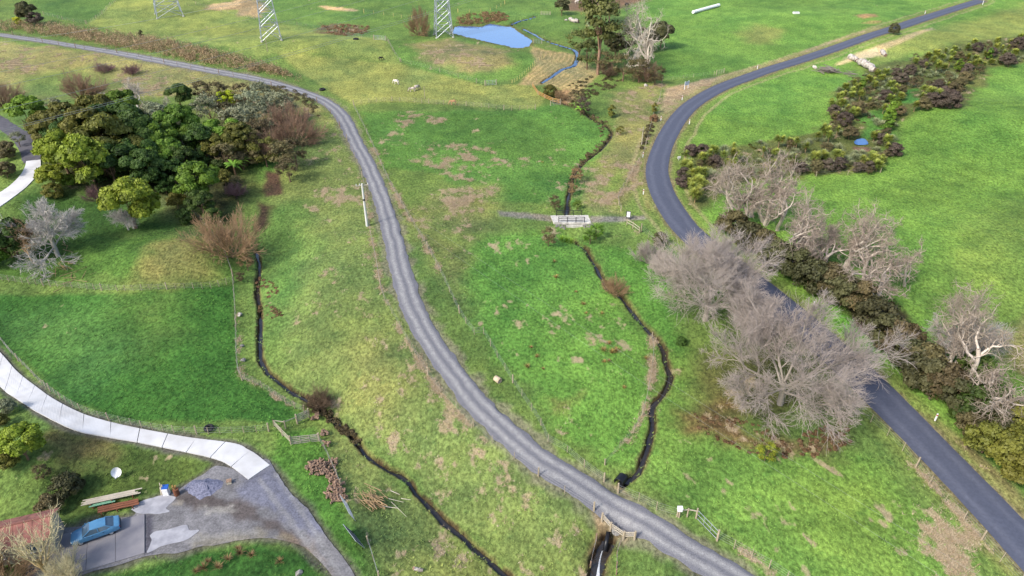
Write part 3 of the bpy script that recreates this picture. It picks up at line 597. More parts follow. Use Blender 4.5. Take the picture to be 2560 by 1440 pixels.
ymix([(700, 1330), (770, 1370), (850, 1450), (810, 1450), (760, 1380)], (160, 138, 112), .6, .6); ymix([(480, 1345), (640, 1320), (720, 1345), (560, 1358), (480, 1372)], (150, 142, 120), .5, .6)
ymix([(362, 1287), (382, 1287), (384, 1384), (362, 1384)], (96, 94, 104), .2, .9, .2); ymix([(500, 1270), (545, 1262), (585, 1278), (555, 1290), (515, 1288)], (196, 192, 182), .4, .7); ymix([(425, 1260), (450, 1250), (470, 1256), (450, 1268)], (188, 180, 164), .3, .6)
for q_ in ([(690, 1185), (740, 1260), (800, 1350), (850, 1440)], [(650, 1200), (700, 1270), (760, 1345), (820, 1440)], [(640, 1330), (560, 1340), (470, 1352)]):
    d_ = poly_dist(yx, yy, PL(q_)); w = (1-sstep(.12, .45, d_+yb*.4))*.5; yc = yc*(1-w[:, None])+np.array(S(176, 174, 172))*w[:, None]
yc *= (1+ya*.6+yb*.35)[:, None]; at_ = yme.attributes.new('col', 'FLOAT_COLOR', 'POINT'); at_.data.foreach_set('color', np.c_[yc, np.ones(len(yc))].astype(np.float32).ravel())
yard = ob('gravel_yard', yme); tag(yard, kind='structure'); yard['label'] = 'grey gravel yard in front of the house'
m_patch = M('spilled_concrete', S(206, 206, 212), .85, S(176, 176, 184), 1.2, .2, .2, bscale=5)
for px in ([(330, 1275), (345, 1258), (380, 1245), (415, 1238), (436, 1245), (425, 1262), (415, 1272), (425, 1280), (395, 1287), (345, 1286)],
           [(372, 1340), (390, 1328), (440, 1320), (465, 1316), (470, 1328), (498, 1326), (475, 1345), (440, 1358), (405, 1368), (380, 1380), (365, 1384), (372, 1362)]):
    ob('concrete_patch', sheet('concrete_patch', px, m_patch, .075, .2, .4), yard)
m_pad = M('grey_concrete', S(176, 172, 174), .85, S(150, 148, 156), .5, .3, .1, bscale=12)
pad = E('concrete_pad', None, None, (0, 0, 0)); tag(pad, kind='structure'); pad['label'] = 'grey concrete parking pad under the blue car'
def padslab(px, dz):
    xy = np.array(PL(px)); z = hv(xy[:, 0], xy[:, 1])+dz; n = len(px); v = np.r_[np.c_[xy, z], np.c_[xy, z-.4]]
    f = [list(range(n))]+[[(i+1) % n, i, i+n, (i+1) % n+n] for i in range(n)]
    return mk('slab', v, f, m_pad)
for px in ([(362, 1287), (362, 1384), (290, 1406), (290, 1305)], [(289, 1305.3), (289, 1406.2), (216, 1428), (222, 1320)], [(221, 1320.3), (215, 1428.3), (120, 1458), (128, 1346)]): ob('slab', padslab(px, .14), pad)
# ================================================================== WATER
def water_mat(name, col, rough=.04, wave=.05, wscale=2.0):
    m = bpy.data.materials.new(name); m.use_nodes = True; t_ = m.node_tree; bs = t_.nodes['Principled BSDF']; bs.inputs['Base Color'].default_value = (*col, 1); bs.inputs['Roughness'].default_value = rough; bs.inputs['Specular IOR Level'].default_value = .6
    x = t_.nodes.new('ShaderNodeTexCoord'); n = t_.nodes.new('ShaderNodeTexNoise'); n.inputs['Scale'].default_value = wscale; n.inputs['Detail'].default_value = 4; t_.links.new(x.outputs['Object'], n.inputs['Vector'])
    bp = t_.nodes.new('ShaderNodeBump'); bp.inputs['Strength'].default_value = wave; bp.inputs['Distance'].default_value = .1; t_.links.new(n.outputs['Fac'], bp.inputs['Height']); t_.links.new(bp.outputs[0], bs.inputs['Normal'])
    return m
m_pond = water_mat('pond_water', (.06, .14, .32), .06, .12, 1.2); m_far = water_mat('far_stream_water', (.03, .07, .15), .06, .15, 2.0); m_strm = water_mat('stream_water', (.026, .022, .019), .06, .25, 3.0)  # pond: the sky's blue reflection is painted into the base colour
pond = ob('pond_water', sheet('pond_water', POND_PX, m_pond, 0, .6, .25, zfix=_pondz-.12)); tag(pond, kind='structure'); pond['label'] = 'blue farm pond reflecting the sky'
pond2 = ob('pool_water', sheet('pool_water', [(2134, 356), (2142, 350), (2158, 348), (2166, 353), (2169, 362), (2150, 364), (2138, 362)], m_pond, .16, .4, .1)); tag(pond2, kind='structure'); pond2['label'] = 'small blue pool among the planted cabbage trees'
for k, nm, lb in (('left', 'stream_water', 'narrow dark stream winding below the hillside paddock'), ('mid', 'stream_water', 'narrow dark stream between the concrete bridge and the black culvert pipe'), ('up', 'stream_water', 'stream pool above the concrete bridge'),
                  ('out', 'stream_water', 'dark water pouring from the culvert under the gravel road'), ('far', 'stream_water', 'blue stream through the straw mulched planting'), ('inlet', 'stream_water', 'thin inlet stream feeding the blue pond')):
    hwid, dp = CH[k][:2]; q = spline(_lines[k], .35); al = np.arange(len(q))*.35
    w = hwid*2*(.45+1.3*fbm(al, al*0+hwid, 3.0, 3, 77))*1.15
    fl = -dp*.80 if k not in ('far', 'inlet') else -dp*.45
    o = ob(nm, ribbon(q, w, 3, fl+.06, m_far if k in ('far', 'inlet') else m_strm, nm, .2, 4)); tag(o, kind='structure'); o['label'] = lb
m_foam = M('white_water', (.6, .62, .64), .5, (.3, .32, .34), 6, .5)
q = spline(PL([(1509, 1360), (1504, 1375), (1500, 1392), (1497, 1412), (1494, 1435)]), .25); o = ob('stream_foam', ribbon(q, .3, 3, -CH['out'][1]*.8+.09, m_foam, 'stream_foam', .16, 12)); tag(o, kind='structure'); o['label'] = 'white foam streak on the culvert outfall'
# ================================================================== PLANTS: prototype meshes
def unitv(a): return a/(np.linalg.norm(a, axis=-1, keepdims=True)+1e-9)
def leaf_cards(c, nrm, size, r, long=1.0, tint=None):
    """one small bent quad per leaf clump at c, facing nrm"""
    n = len(c); t = unitv(np.cross(nrm, unitv(r.normal(size=(n, 3))))); b_ = np.cross(nrm, t); s = size*r.uniform(.6, 1.4, (n, 1))
    v = np.stack([c-t*s*long-b_*s*.55, c+t*s*.25*long-b_*s*.75, c+t*s*long+b_*s*.5, c-t*s*.3*long+b_*s*.8], 1)
    return v.reshape(-1, 3), np.arange(n*4).reshape(n, 4), np.repeat(tint if tint is not None else r.rand(n), 4)
def crown_mesh(name, seed, lobes=26, nl=9000, size=.025, zc=.58, rx=.36, rz=.33, lobe=(.13, .2), low=-.72, ragged=.16, fill=.12):
    r = np.random.RandomState(seed); d = unitv(r.normal(size=(lobes*4, 3))); d = d[d[:, 2] > low][:lobes]; L_ = len(d)
    cen = d*np.array([rx, rx, rz])*r.uniform(.75, 1.08, (L_, 1)); rad = r.uniform(*lobe, L_)
    k = r.choice(L_, nl, p=rad**2/(rad**2).sum()); u = unitv(r.normal(size=(nl, 3))); u[:, 2] = np.abs(u[:, 2])*.9-.1*r.rand(nl); u = unitv(u+d[k]*.35)
    rr = rad[k]*(1-ragged*r.rand(nl)+ragged*.6*(r.rand(nl)**4)*2)
    # small knuckles over each lobe
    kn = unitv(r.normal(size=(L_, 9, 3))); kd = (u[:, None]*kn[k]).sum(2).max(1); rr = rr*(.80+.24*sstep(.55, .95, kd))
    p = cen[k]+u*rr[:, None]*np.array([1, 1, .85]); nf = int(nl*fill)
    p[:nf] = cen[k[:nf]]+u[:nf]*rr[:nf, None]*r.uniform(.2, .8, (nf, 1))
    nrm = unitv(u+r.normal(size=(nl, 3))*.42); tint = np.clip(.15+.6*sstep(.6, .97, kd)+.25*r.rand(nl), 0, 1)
    p[:, 2] += zc; v, f, t = leaf_cards(p, nrm, size, r, 1.0, tint)
    return mk(name, v, f, None, False, {'tint': ('FLOAT', t)})
def tubes(groups, name, tint=None):
    """groups: list of (pts (n,k,3), rad (n,k), sides)"""
    V = []; Fq = []; T = []; base = 0
    for pts, rad, s in groups:
        n, k, _ = pts.shape; t = unitv(np.gradient(pts, axis=1)); ax = np.where(np.abs(t[:, :1, 2:]) > .9, np.array([1., 0, 0]), np.array([0, 0, 1.])); ax = np.broadcast_to(ax, t.shape)
        u = unitv(np.cross(t, ax)); w = np.cross(t, u); a = np.arange(s)*2*np.pi/s
        ring = pts[:, :, None]+rad[:, :, None, None]*(np.cos(a)[None, None, :, None]*u[:, :, None]+np.sin(a)[None, None, :, None]*w[:, :, None])
        i = np.arange(n*k*s).reshape(n, k, s)+base; j = np.roll(i, -1, 2)
        Fq.append(np.stack([i[:, :-1], j[:, :-1], j[:, 1:], i[:, 1:]], -1).reshape(-1, 4)); V.append(ring.reshape(-1, 3)); base += n*k*s
        T.append(np.repeat(np.clip(1-rad.ravel()*12, 0, 1), s))
    return mk(name, np.concatenate(V), np.concatenate(Fq), None, True, {'tint': ('FLOAT', np.concatenate(T))})
def bare_tree(name, seed, levels, start=None):
    """levels: dicts n (children), len, lvar, rad, ang, k, wander, up, t0, sides ; returns (wood mesh, twig mesh)"""
    r = np.random.RandomState(seed); wood = []; twig = []
    S0 = np.zeros((1, 3)); D = np.array([[0, 0, 1.]]); Ln = np.array([1.]); Rd = np.array([1.]); par = None
    for li, lv in enumerate(levels):
        if li == 0:
            n = lv['n']; st = r.normal(size=(n, 3))*lv.get('spread', 0); st[:, 2] = -.02
            an = lv['ang']*np.sqrt(r.rand(n)) if n > 1 else r.rand(n)*lv['ang']; az = r.rand(n)*2*np.pi if n > 1 else r.rand(n)*6.3
            if n > 1: az = np.arange(n)*2.399+r.rand(n)*.6
            d = np.stack([np.sin(an)*np.cos(az), np.sin(an)*np.sin(az), np.cos(an)], 1); ln = lv['len']*(1+lv['lvar']*r.uniform(-1, 1, n)); rd = np.full(n, lv['rad'])
        else:
            pts, rads, lens = par; m = lv['n']; np_ = len(pts); k = pts.shape[1]; n = np_*m
            t = lv['t0']+(1-lv['t0'])*np.clip((np.arange(m)[None]+r.rand(np_, m))/m, 0, .999); ti = t*(k-1); i0 = ti.astype(int); fr = (ti-i0)[..., None]; ar = np.arange(np_)[:, None]
            st = pts[ar, i0]*(1-fr)+pts[ar, np.minimum(i0+1, k-1)]*fr; tg = unitv(pts[ar, np.minimum(i0+1, k-1)]-pts[ar, i0])
            if lv.get('tip', True): st[:, -1] = pts[:, -1]; 
            az = (np.arange(m)[None]*2.399+r.rand(np_, 1)*6.28+r.rand(np_, m)*1.2); an = lv['ang']*(1+.45*r.uniform(-1, 1, (np_, m)))
            if lv.get('tip', True): an[:, -1] *= .3
            ref = unitv(np.cross(tg, unitv(r.normal(size=(np_, 1, 3))+np.zeros((np_, m, 3))))); w = np.cross(tg, ref)
            d = tg*np.cos(an)[..., None]+(ref*np.cos(az)[..., None]+w*np.sin(az)[..., None])*np.sin(an)[..., None]
            ln = lens[:, None]*lv['len']*(1+lv['lvar']*r.uniform(-1, 1, (np_, m)))*(1.15-.55*t); rb = (rads[ar, i0]*(1-fr[..., 0])+rads[ar, np.minimum(i0+1, k-1)]*fr[..., 0])
            rd = np.maximum(rb*lv['rad'], lv.get('rmin', .004)); st, d, ln, rd = st.reshape(n, 3), unitv(d.reshape(n, 3)), ln.ravel(), rd.ravel()
        k = lv['k']; pts = np.empty((len(st), k+1, 3)); pts[:, 0] = st; dd = d.copy()
        for j in range(k):
            dd = unitv(dd+r.normal(size=dd.shape)*lv['wander']+np.array([0, 0, lv['up']])); pts[:, j+1] = pts[:, j]+dd*(ln/k)[:, None]
        pts[..., 2] = np.maximum(pts[..., 2], -.05 if li == 0 else .03)
        tap = np.linspace(1, lv.get('tap', .45), k+1)[None]; rads = rd[:, None]*tap
        (wood if li <= lv.get('split', 2) else twig).append((pts, rads, lv['sides'])); par = (pts, rads, ln)
    return tubes(wood, name+'_wood'), tubes(twig, name+'_twigs')
PROTO = {}
for i, sd_ in enumerate((3, 8, 21, 34)): PROTO['ever', i] = crown_mesh('crown', sd_, lobes=(22, 30, 26, 18)[i], lobe=((.13, .2), (.10, .16), (.12, .19), (.15, .22))[i])
for i, sd_ in enumerate((5, 13)): PROTO['shrub', i] = crown_mesh('crown', sd_, lobes=26, nl=4200, size=.026, zc=.36, rx=.34, rz=.27, lobe=(.12, .2), low=-.75, ragged=.3)
for i, sd_ in enumerate((55, 66)): PROTO['sparse', i] = crown_mesh('crown', sd_, lobes=20, nl=2600, size=.022, zc=.6, rx=.38, rz=.33, lobe=(.10, .19), low=-.8, ragged=.8, fill=.4)
PROTO['upright', 0] = crown_mesh('crown', 77, lobes=22, nl=4200, size=.03, zc=.55, rx=.20, rz=.42, lobe=(.12, .18), low=-.9)
PROTO['euc', 0] = crown_mesh('crown', 88, lobes=30, nl=6500, size=.013, zc=.66, rx=.15, rz=.36, lobe=(.045, .09), low=-.95, ragged=.7, fill=.3)
def lv(n, len, rad, ang, k, wander, up, t0, sides, lvar=.25, **kw): return dict(n=n, len=len, rad=rad, ang=ang, k=k, wander=wander, up=up, t0=t0, sides=sides, lvar=lvar, **kw)
# forked trunk used inside the evergreen crowns (unit tree)
for i in range(2):
    w_, t_ = bare_tree('trunk', 200+i, [lv(1, .42, .030, .08, 4, .06, .1, 0, 7, split=9, tap=.7), lv(6, .75, .6, .75, 4, .14, .12, .45, 5, split=9), lv(4, .5, .55, .7, 3, .2, .05, .4, 3, split=9)][:3]+[lv(1, .2, .4, .3, 1, .1, 0, .8, 3, split=2)])
    PROTO['trunk', i] = w_
# big grey roadside trees: wide crown of long fine ascending twigs (metres, about 17 m)
for i in range(3):
    PROTO['ash', i] = bare_tree('ash', 300+i, [lv(1, 3.2, .40, .08, 4, .04, .1, 0, 8, tap=.8), lv(9, 2.9, .46, .85, 6, .13, .05, .35, 6), lv(8, .60, .52, .70, 5, .15, .05, .2, 5), lv(7, .60, .5, .65, 4, .17, .05, .18, 3, rmin=.03), lv(9, .66, .6, .58, 3, .18, .05, .1, 3, rmin=.022), lv(4, .66, .8, .5, 2, .2, .05, .1, 3, rmin=.017)])
# gnarled pale trees: crooked thick limbs, lacy ends (about 9 m)
for i in range(4):
    PROTO['gnarl', i] = bare_tree('gnarl', 400+i, [lv(1+(i % 2), 3.2, .22, .3, 6, .2, .2, 0, 7, tap=.75, spread=.25), lv(4, 1.25, .68, .75, 7, .32, .16, .45, 6), lv(5, .64, .6, .85, 6, .42, .12, .25, 5), lv(5, .66, .58, .85, 5, .45, .05, .2, 4, rmin=.034), lv(5, .66, .6, .8, 4, .42, .04, .15, 3, rmin=.018), lv(2, .66, .7, .7, 3, .4, .02, .2, 3, rmin=.011)])
# twiggy round crowns grown from the foot: willow and scrub (about 6 m)
for i in range(3):
    PROTO['brush', i] = bare_tree('brush', 500+i, [lv(13, 3.0, .085, 1.4, 5, .1, .08, 0, 5, spread=.18, tap=.5), lv(7, .75, .55, .55, 4, .12, .10, .2, 4, split=1), lv(7, .6, .6, .5, 3, .13, .1, .15, 3, rmin=.015, split=1), lv(6, .6, .8, .5, 2, .15, .08, .12, 3, rmin=.015, split=1)])
# lichen grey tree on one trunk, dense feathery crown (about 8 m)
for i in range(2):
    PROTO['feather', i] = bare_tree('feather', 600+i, [lv(1, 1.9, .13, .12, 4, .08, .1, 0, 7, tap=.8), lv(9, 1.5, .42, 1.05, 6, .14, .03, .35, 5), lv(9, .6, .5, .75, 5, .16, .01, .15, 4, rmin=.02), lv(8, .62, .5, .6, 4, .18, .0, .12, 3, rmin=.013), lv(9, .6, .7, .55, 2, .2, .0, .1, 3, rmin=.010)])
PROTO['orchard', 0] = bare_tree('orchard', 654, [lv(1, 2.0, .17, .15, 4, .1, .1, 0, 7, tap=.8), lv(7, 1.7, .5, .75, 6, .14, .13, .4, 5), lv(7, .55, .5, .7, 5, .16, .10, .2, 4), lv(5, .5, .55, .6, 4, .18, .08, .2, 3, rmin=.02), lv(2, .5, .7, .5, 2, .2, .05, .2, 3, rmin=.014)])
# dead white spar tree
for i in range(2):
    PROTO['dead', i] = bare_tree('dead', 700+i, [lv(1, 7.5, .30, .1, 7, .10, .1, 0, 7, tap=.45), lv(6, .45, .5, .75, 5, .28, .12, .45, 5), lv(5, .5, .5, .8, 4, .35, .05, .2, 4), lv(4, .5, .6, .8, 3, .35, 0, .2, 3, rmin=.02)])
def swords(name, seed, n, length, width, ang0, ang1, droop, r0=.05, z0=0.0, segs=3):
    """sword shaped leaves fanning from a centre"""
    r = np.random.RandomState(seed); az = r.rand(n)*2*np.pi; el = np.radians(r.uniform(ang0, ang1, n)); d = np.stack([np.cos(el)*np.cos(az), np.cos(el)*np.sin(az), np.sin(el)], 1); sd_ = np.stack([-np.sin(az), np.cos(az), az*0], 1)
    ln = length*r.uniform(.7, 1.15, n); V = np.empty((n, segs+1, 2, 3))
    for k in range(segs+1):
        t = k/segs; p = d*(r0+ln[:, None]*t); p[:, 2] += z0-droop*t*t*ln; w = width*(1-t**1.5)*(.6+.8*t if t < .4 else .92)+.004
        V[:, k, 0] = p-sd_*w; V[:, k, 1] = p+sd_*w
    i = np.arange(n*(segs+1)*2).reshape(n, segs+1, 2); f = np.stack([i[:, :-1, 0], i[:, :-1, 1], i[:, 1:, 1], i[:, 1:, 0]], -1).reshape(-1, 4)
    t = np.repeat(np.clip(np.sin(el)*.7+.3*r.rand(n), 0, 1), (segs+1)*2)
    return mk(name, V.reshape(-1, 3), f, None, False, {'tint': ('FLOAT', t)})
PROTO['head'] = swords('leaf_head', 1, 220, 1.05, .07, -30, 88, .25); PROTO['skirt'] = swords('dead_skirt', 2, 34, .7, .04, -75, -25, .1)
PROTO['flax'] = [swords('flax_leaves', 3+i, 80, 1.7, .05, 28, 86, .38, .1) for i in range(2)]
PROTO['rush'] = swords('rush_stems', 9, 60, .7, .02, 35, 88, .3, .06)
def frond_mesh(name, seed, n, length):
    r = np.random.RandomState(seed); V = []; Fc = []; T = []; b0 = 0
    for q in range(n):
        az = q*2.399+r.rand()*.4; el = math.radians(r.uniform(15, 50)); ln = length*r.uniform(.8, 1.1); pr = None
        for k in range(9):
            t = k/8; rr = ln*t; z = math.sin(el)*rr-ln*.55*t*t; c = Vector((math.cos(az)*rr*math.cos(el*.6), math.sin(az)*rr*math.cos(el*.6), z)); w = .34*math.sin(math.pi*min(1, t*.9+.12))*ln*.45*(1 if k % 2 else .55)
            s_ = Vector((-math.sin(az), math.cos(az), -.25)); V += [c-s_*w, c+Vector((0, 0, .03)), c+Vector((s_.x*w, s_.y*w, -.25*w))]; T += [.2, .9, .4]
            if pr is not None: Fc += [[pr, pr+1, b0+1, b0], [pr+1, pr+2, b0+2, b0+1]]
            pr = b0; b0 += 3
    return mk(name, np.array([tuple(v) for v in V]), np.array(Fc), None, False, {'tint': ('FLOAT', np.array(T))})
PROTO['fern'] = frond_mesh('fronds', 4, 16, 1.9)
# ---- leaf and bark materials
_S = S
def S(r, g, b): return tuple(min(.75, c*1.75) for c in _S(r, g, b))
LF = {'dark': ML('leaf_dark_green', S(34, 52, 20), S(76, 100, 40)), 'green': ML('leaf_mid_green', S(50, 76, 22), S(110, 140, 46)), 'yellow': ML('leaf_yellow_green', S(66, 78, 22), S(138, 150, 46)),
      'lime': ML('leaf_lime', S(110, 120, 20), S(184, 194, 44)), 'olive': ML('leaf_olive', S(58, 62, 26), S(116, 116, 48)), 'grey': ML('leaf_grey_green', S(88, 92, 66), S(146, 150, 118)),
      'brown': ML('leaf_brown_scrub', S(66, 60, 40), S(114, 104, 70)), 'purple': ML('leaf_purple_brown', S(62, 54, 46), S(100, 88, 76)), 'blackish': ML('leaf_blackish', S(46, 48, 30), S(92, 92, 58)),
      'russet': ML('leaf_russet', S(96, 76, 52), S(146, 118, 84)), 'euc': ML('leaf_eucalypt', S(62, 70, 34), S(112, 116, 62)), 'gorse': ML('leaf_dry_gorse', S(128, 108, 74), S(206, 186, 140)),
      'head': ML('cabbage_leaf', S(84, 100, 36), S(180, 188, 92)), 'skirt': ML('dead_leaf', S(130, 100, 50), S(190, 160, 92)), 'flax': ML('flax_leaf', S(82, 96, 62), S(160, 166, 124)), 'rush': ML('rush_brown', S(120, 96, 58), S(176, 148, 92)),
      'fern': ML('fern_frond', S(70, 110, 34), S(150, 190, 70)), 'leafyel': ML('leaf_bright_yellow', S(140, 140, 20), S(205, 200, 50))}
BK = {'grey': ML('bark_grey', S(120, 112, 104), S(178, 170, 162), 0, .12), 'pale': ML('bark_pale', S(198, 186, 172), S(142, 127, 112), 0, .1), 'ash': ML('bark_ash', S(150, 142, 130), S(172, 160, 152), 0, .08), 'tan': ML('bark_tan', S(146, 122, 90), S(150, 124, 94), 0, .12),
      'red': ML('bark_red_brown', S(118, 96, 76), S(142, 114, 94), 0, .1), 'brown': ML('bark_brown', S(92, 74, 58), S(116, 96, 78), 0, .1), 'white': ML('bark_white', S(214, 204, 188), S(186, 174, 158), 0, .06), 'purple': ML('bark_purple', S(112, 84, 84), S(132, 100, 100), 0, .1),
      'lichen': ML('bark_lichen', S(166, 160, 152), S(176, 170, 164), 0, .06), 'yellowlichen': ML('bark_yellow_lichen', S(164, 142, 96), S(206, 196, 158), 0, .08)}
S = _S
_cnt = [0]
def evergreen(u, v, wpx, leaf, label, group=None, kind='ever', hs=1.0, name='evergreen_tree', cat='tree', bark='brown', foot=False):
    """crown centre at pixel (u, v), wpx wide; or foot=True: (u, v) is where it stands"""
    _cnt[0] += 1; i = _cnt[0]; zc = {'ever': .58, 'shrub': .36, 'sparse': .6, 'upright': .55, 'euc': .62}[kind]; wu = {'upright': .72, 'euc': .5}.get(kind, 1.06); d = 6.0
    for _ in range(4): p = P(u, v, 0 if foot else zc*d*hs); d = wpx/ppm(p)/wu
    e = E(name, label, cat, p-Vector((0, 0, .05)), group, RND.uniform(0, 6.28), (d, d, d*hs))
    keys = [k for k in PROTO if isinstance(k, tuple) and k[0] == kind]
    ob('crown', PROTO[keys[i % len(keys)]], e, mat=LF[leaf])
    if kind != 'shrub': ob('trunk', PROTO['trunk', i % 2], e, mat=BK[bark], sc=(1, 1, 1.0) if kind not in ('upright', 'euc') else (.6, .6, 1.0))
    else: ob('stems', PROTO['trunk', i % 2], e, mat=BK[bark], sc=(.8, .8, .42))
    return e
BH = {'ash': 15.5, 'gnarl': 8.5, 'brush': 5.2, 'feather': 7.4, 'dead': 10.0}
def bare(u, v, kind, bark, sc, label, group=None, i=None, rz=None, name='bare_tree', cat='tree', twig=None, hs=1.0, wide=1.0, up=0):
    """foot of the trunk at pixel (u, v)"""
    _cnt[0] += 1; i = _cnt[0] if i is None else i; n_ = len([k for k in PROTO if isinstance(k, tuple) and k[0] == kind]); w_, t_ = PROTO[kind, i % n_]
    p = P(u, v, up); e = E(name, label, cat, p-Vector((0, 0, .05)), group, RND.uniform(0, 6.28) if rz is None else rz, (sc*wide, sc*wide, sc*hs))
    ob('trunk', w_, e, mat=BK[bark]); ob('crown', t_, e, mat=BK[twig or bark]); return e
ORD = ['first', 'second', 'third', 'fourth', 'fifth', 'sixth', 'seventh', 'eighth', 'ninth', 'tenth', 'eleventh', 'twelfth', 'thirteenth', 'fourteenth', 'fifteenth', 'sixteenth', 'seventeenth']
# ------------------------------------------------------------------ big grey trees over the sealed road
bare(1762, 800, 'ash', 'ash', .92, 'big leafless grey tree beside the road nearer the concrete bridge', i=0, rz=.4, wide=1.0)
bare(1950, 1010, 'ash', 'ash', 1.0, 'biggest leafless grey tree overhanging the sealed road above red brown bracken', i=1, rz=2.1, wide=1.0)
bare(1870, 860, 'ash', 'ash', .72, 'leafless grey tree standing between the two bigger roadside trees', i=2, rz=4.4, wide=.95)
# ------------------------------------------------------------------ gnarled pale trees along the right field
G_ = 'gnarled pale trees along the shelter belt'; GL = 'gnarled leafless pale tree with crooked limbs in the shelter belt'
for i_, (u, v, s, bk) in enumerate(sorted(((1880, 545, 1.25, 'pale'), (1935, 575, 1.2, 'pale'), (1828, 520, 1.0, 'pale'), (1855, 565, 1.1, 'pale'), (1905, 560, 1.15, 'pale'), (1977, 652, 1.12, 'pale'), (2035, 677, .95, 'pale'), (2112, 672, 1.05, 'pale'), (2155, 700, 1.0, 'pale'), (2180, 748, 1.05, 'pale'), (2255, 712, .75, 'pale'), (2377, 930, 1.0, 'pale'), (2417, 955, 1.1, 'pale'), (2452, 1045, 1.0, 'pale'), (2530, 1010, .9, 'pale'), (2005, 640, .7, 'pale'), (2070, 660, .8, 'pale')), key=lambda t: t[0]+t[1])):
    bare(u, v, 'gnarl', bk, s*1.38, ORD[i_]+' gnarled pale leafless tree along the shelter belt, counted from the planted swale', G_)
bare(2375, 905, 'feather', 'lichen', 1.9, 'feathery silver grey leafless tree at the field edge of the shelter belt', i=0, name='lichened_tree', hs=1.1)
bare(2430, 900, 'feather', 'lichen', 1.4, 'smaller silver grey leafless tree against the dry field corner', i=1, name='lichened_tree', hs=1.05)
bare(2165, 830, 'brush', 'purple', .5, 'small leafless purple brown shrub on the lush verge', name='bare_shrub', cat='shrub')
# ------------------------------------------------------------------ dark shelter belt shrubs under them
SG = 'dark shrubs under the shelter belt'; _oc = {}
for (u, v, w, lf) in ((1835, 560, 60, 'brown'), (1870, 590, 66, 'blackish'), (1905, 605, 60, 'brown'), (1945, 640, 72, 'blackish'), (1990, 660, 70, 'blackish'), (2030, 690, 76, 'blackish'), (2075, 700, 72, 'brown'), (2110, 730, 76, 'blackish'), (2150, 740, 70, 'brown'), (2190, 790, 84, 'blackish'), (2215, 830, 80, 'blackish'), (2255, 850, 84, 'brown'), (2275, 890, 80, 'blackish'), (2310, 900, 84, 'brown'), (2320, 940, 84, 'blackish'), (2370, 960, 90, 'brown'), (2400, 990, 84, 'blackish'), (2440, 1010, 90, 'dark'), (2480, 1000, 80, 'dark'), (2440, 920, 70, 'dark'), (2490, 1060, 84, 'blackish'), (2540, 1060, 90, 'olive'), (2470, 1100, 80, 'olive'), (2530, 1130, 90, 'olive'), (2575, 1100, 90, 'olive'), (2430, 1060, 60, 'brown'), (2560, 1180, 80, 'olive')):
    _oc[lf] = _oc.get(lf, -1)+1
    evergreen(u, v, w*1.5, lf, ORD[_oc[lf]]+' '+{'brown': 'brownish dense shrub in the shelter belt', 'blackish': 'blackish green dense shrub in the shelter belt', 'dark': 'fresh dark green shrub in the shelter belt', 'olive': 'olive green shrub in the shelter belt'}[lf]+', counted from the planted swale', SG+' '+lf, 'shrub', 1.0, 'shelter_shrub', 'shrub')
# ------------------------------------------------------------------ native bush on the left bank
NB = 'native bush on the left bank'
def nb(u, v, w, lf, label=None, kind='ever', hs=1.0, **k):
    dl = {'dark': 'dark green evergreen tree packed in the native bush', 'green': 'mid green evergreen tree packed in the native bush', 'olive': 'dark olive evergreen tree packed in the native bush', 'grey': 'grey green scrubby tree at the edge of the native bush', 'brown': 'brownish scrubby tree at the edge of the native bush', 'yellow': 'yellow green evergreen tree of the native bush', 'russet': 'russet scrub bush by the native bush'}
    return evergreen(u, v, w if label else w*1.32, lf, label or dl[lf], None if label else NB+' '+lf, kind, hs, **k)
for a in ((62, 278, 74, 'green'), (110, 305, 60, 'olive'), (165, 300, 84, 'olive'), (235, 285, 84, 'olive'), (300, 262, 70, 'green'), (290, 300, 96, 'dark'), (210, 320, 100, 'olive'), (255, 352, 110, 'olive'), (332, 330, 100, 'dark'), (343, 372, 84, 'dark'), (388, 345, 84, 'green'), (400, 300, 74, 'grey'), (440, 305, 84, 'green'), (555, 330, 76, 'green'), (600, 345, 76, 'olive'), (505, 350, 70, 'dark'), (355, 415, 84, 'dark'), (398, 390, 74, 'green'), (425, 380, 70, 'green'), (455, 395, 60, 'dark'), (270, 400, 90, 'dark'), (310, 375, 84, 'olive'), (540, 365, 60, 'olive'), (120, 340, 70, 'olive'), (470, 345, 60, 'green'), (160, 330, 80, 'dark'), (430, 430, 60, 'dark'), (590, 375, 50, 'olive')):
    nb(*a)
for a in ((520, 270, 66, 'grey'), (590, 305, 76, 'grey'), (630, 265, 76, 'grey'), (660, 300, 66, 'grey'), (690, 262, 64, 'grey'), (715, 265, 50, 'grey'), (650, 235, 56, 'grey'), (610, 235, 50, 'brown'), (540, 230, 50, 'brown'), (570, 280, 50, 'brown'), (640, 330, 60, 'brown'), (560, 385, 56, 'brown'), (700, 385, 60, 'brown'), (735, 375, 60, 'brown'), (720, 420, 50, 'brown'), (660, 375, 60, 'olive'), (500, 225, 44, 'brown'), (140, 275, 50, 'grey')):
    nb(*a, kind='sparse')
for u, v, lf in ((130, 478, 'olive'), (240, 445, 'dark'), (300, 432, 'dark'), (380, 440, 'dark'), (412, 465, 'dark'), (440, 500, 'olive'), (462, 540, 'dark'), (90, 312, 'olive'), (350, 450, 'olive'), (420, 355, 'dark'), (545, 420, 'dark'), (560, 445, 'olive'), (600, 400, 'brown'), (640, 395, 'brown'), (620, 370, 'olive'), (500, 400, 'dark'), (205, 440, 'olive'), (530, 540, 'dark')):
    evergreen(u, v, 56, lf, {'dark': 'dark green undergrowth shrub at the foot of the native bush', 'olive': 'olive undergrowth shrub at the foot of the native bush', 'brown': 'brown undergrowth shrub at the foot of the native bush'}[lf], 'undergrowth of the native bush '+lf, 'shrub', 1.0, 'bush_shrub', 'shrub')
nb(445, 234, 64, 'dark', 'dark green round tree standing alone above the native bush')
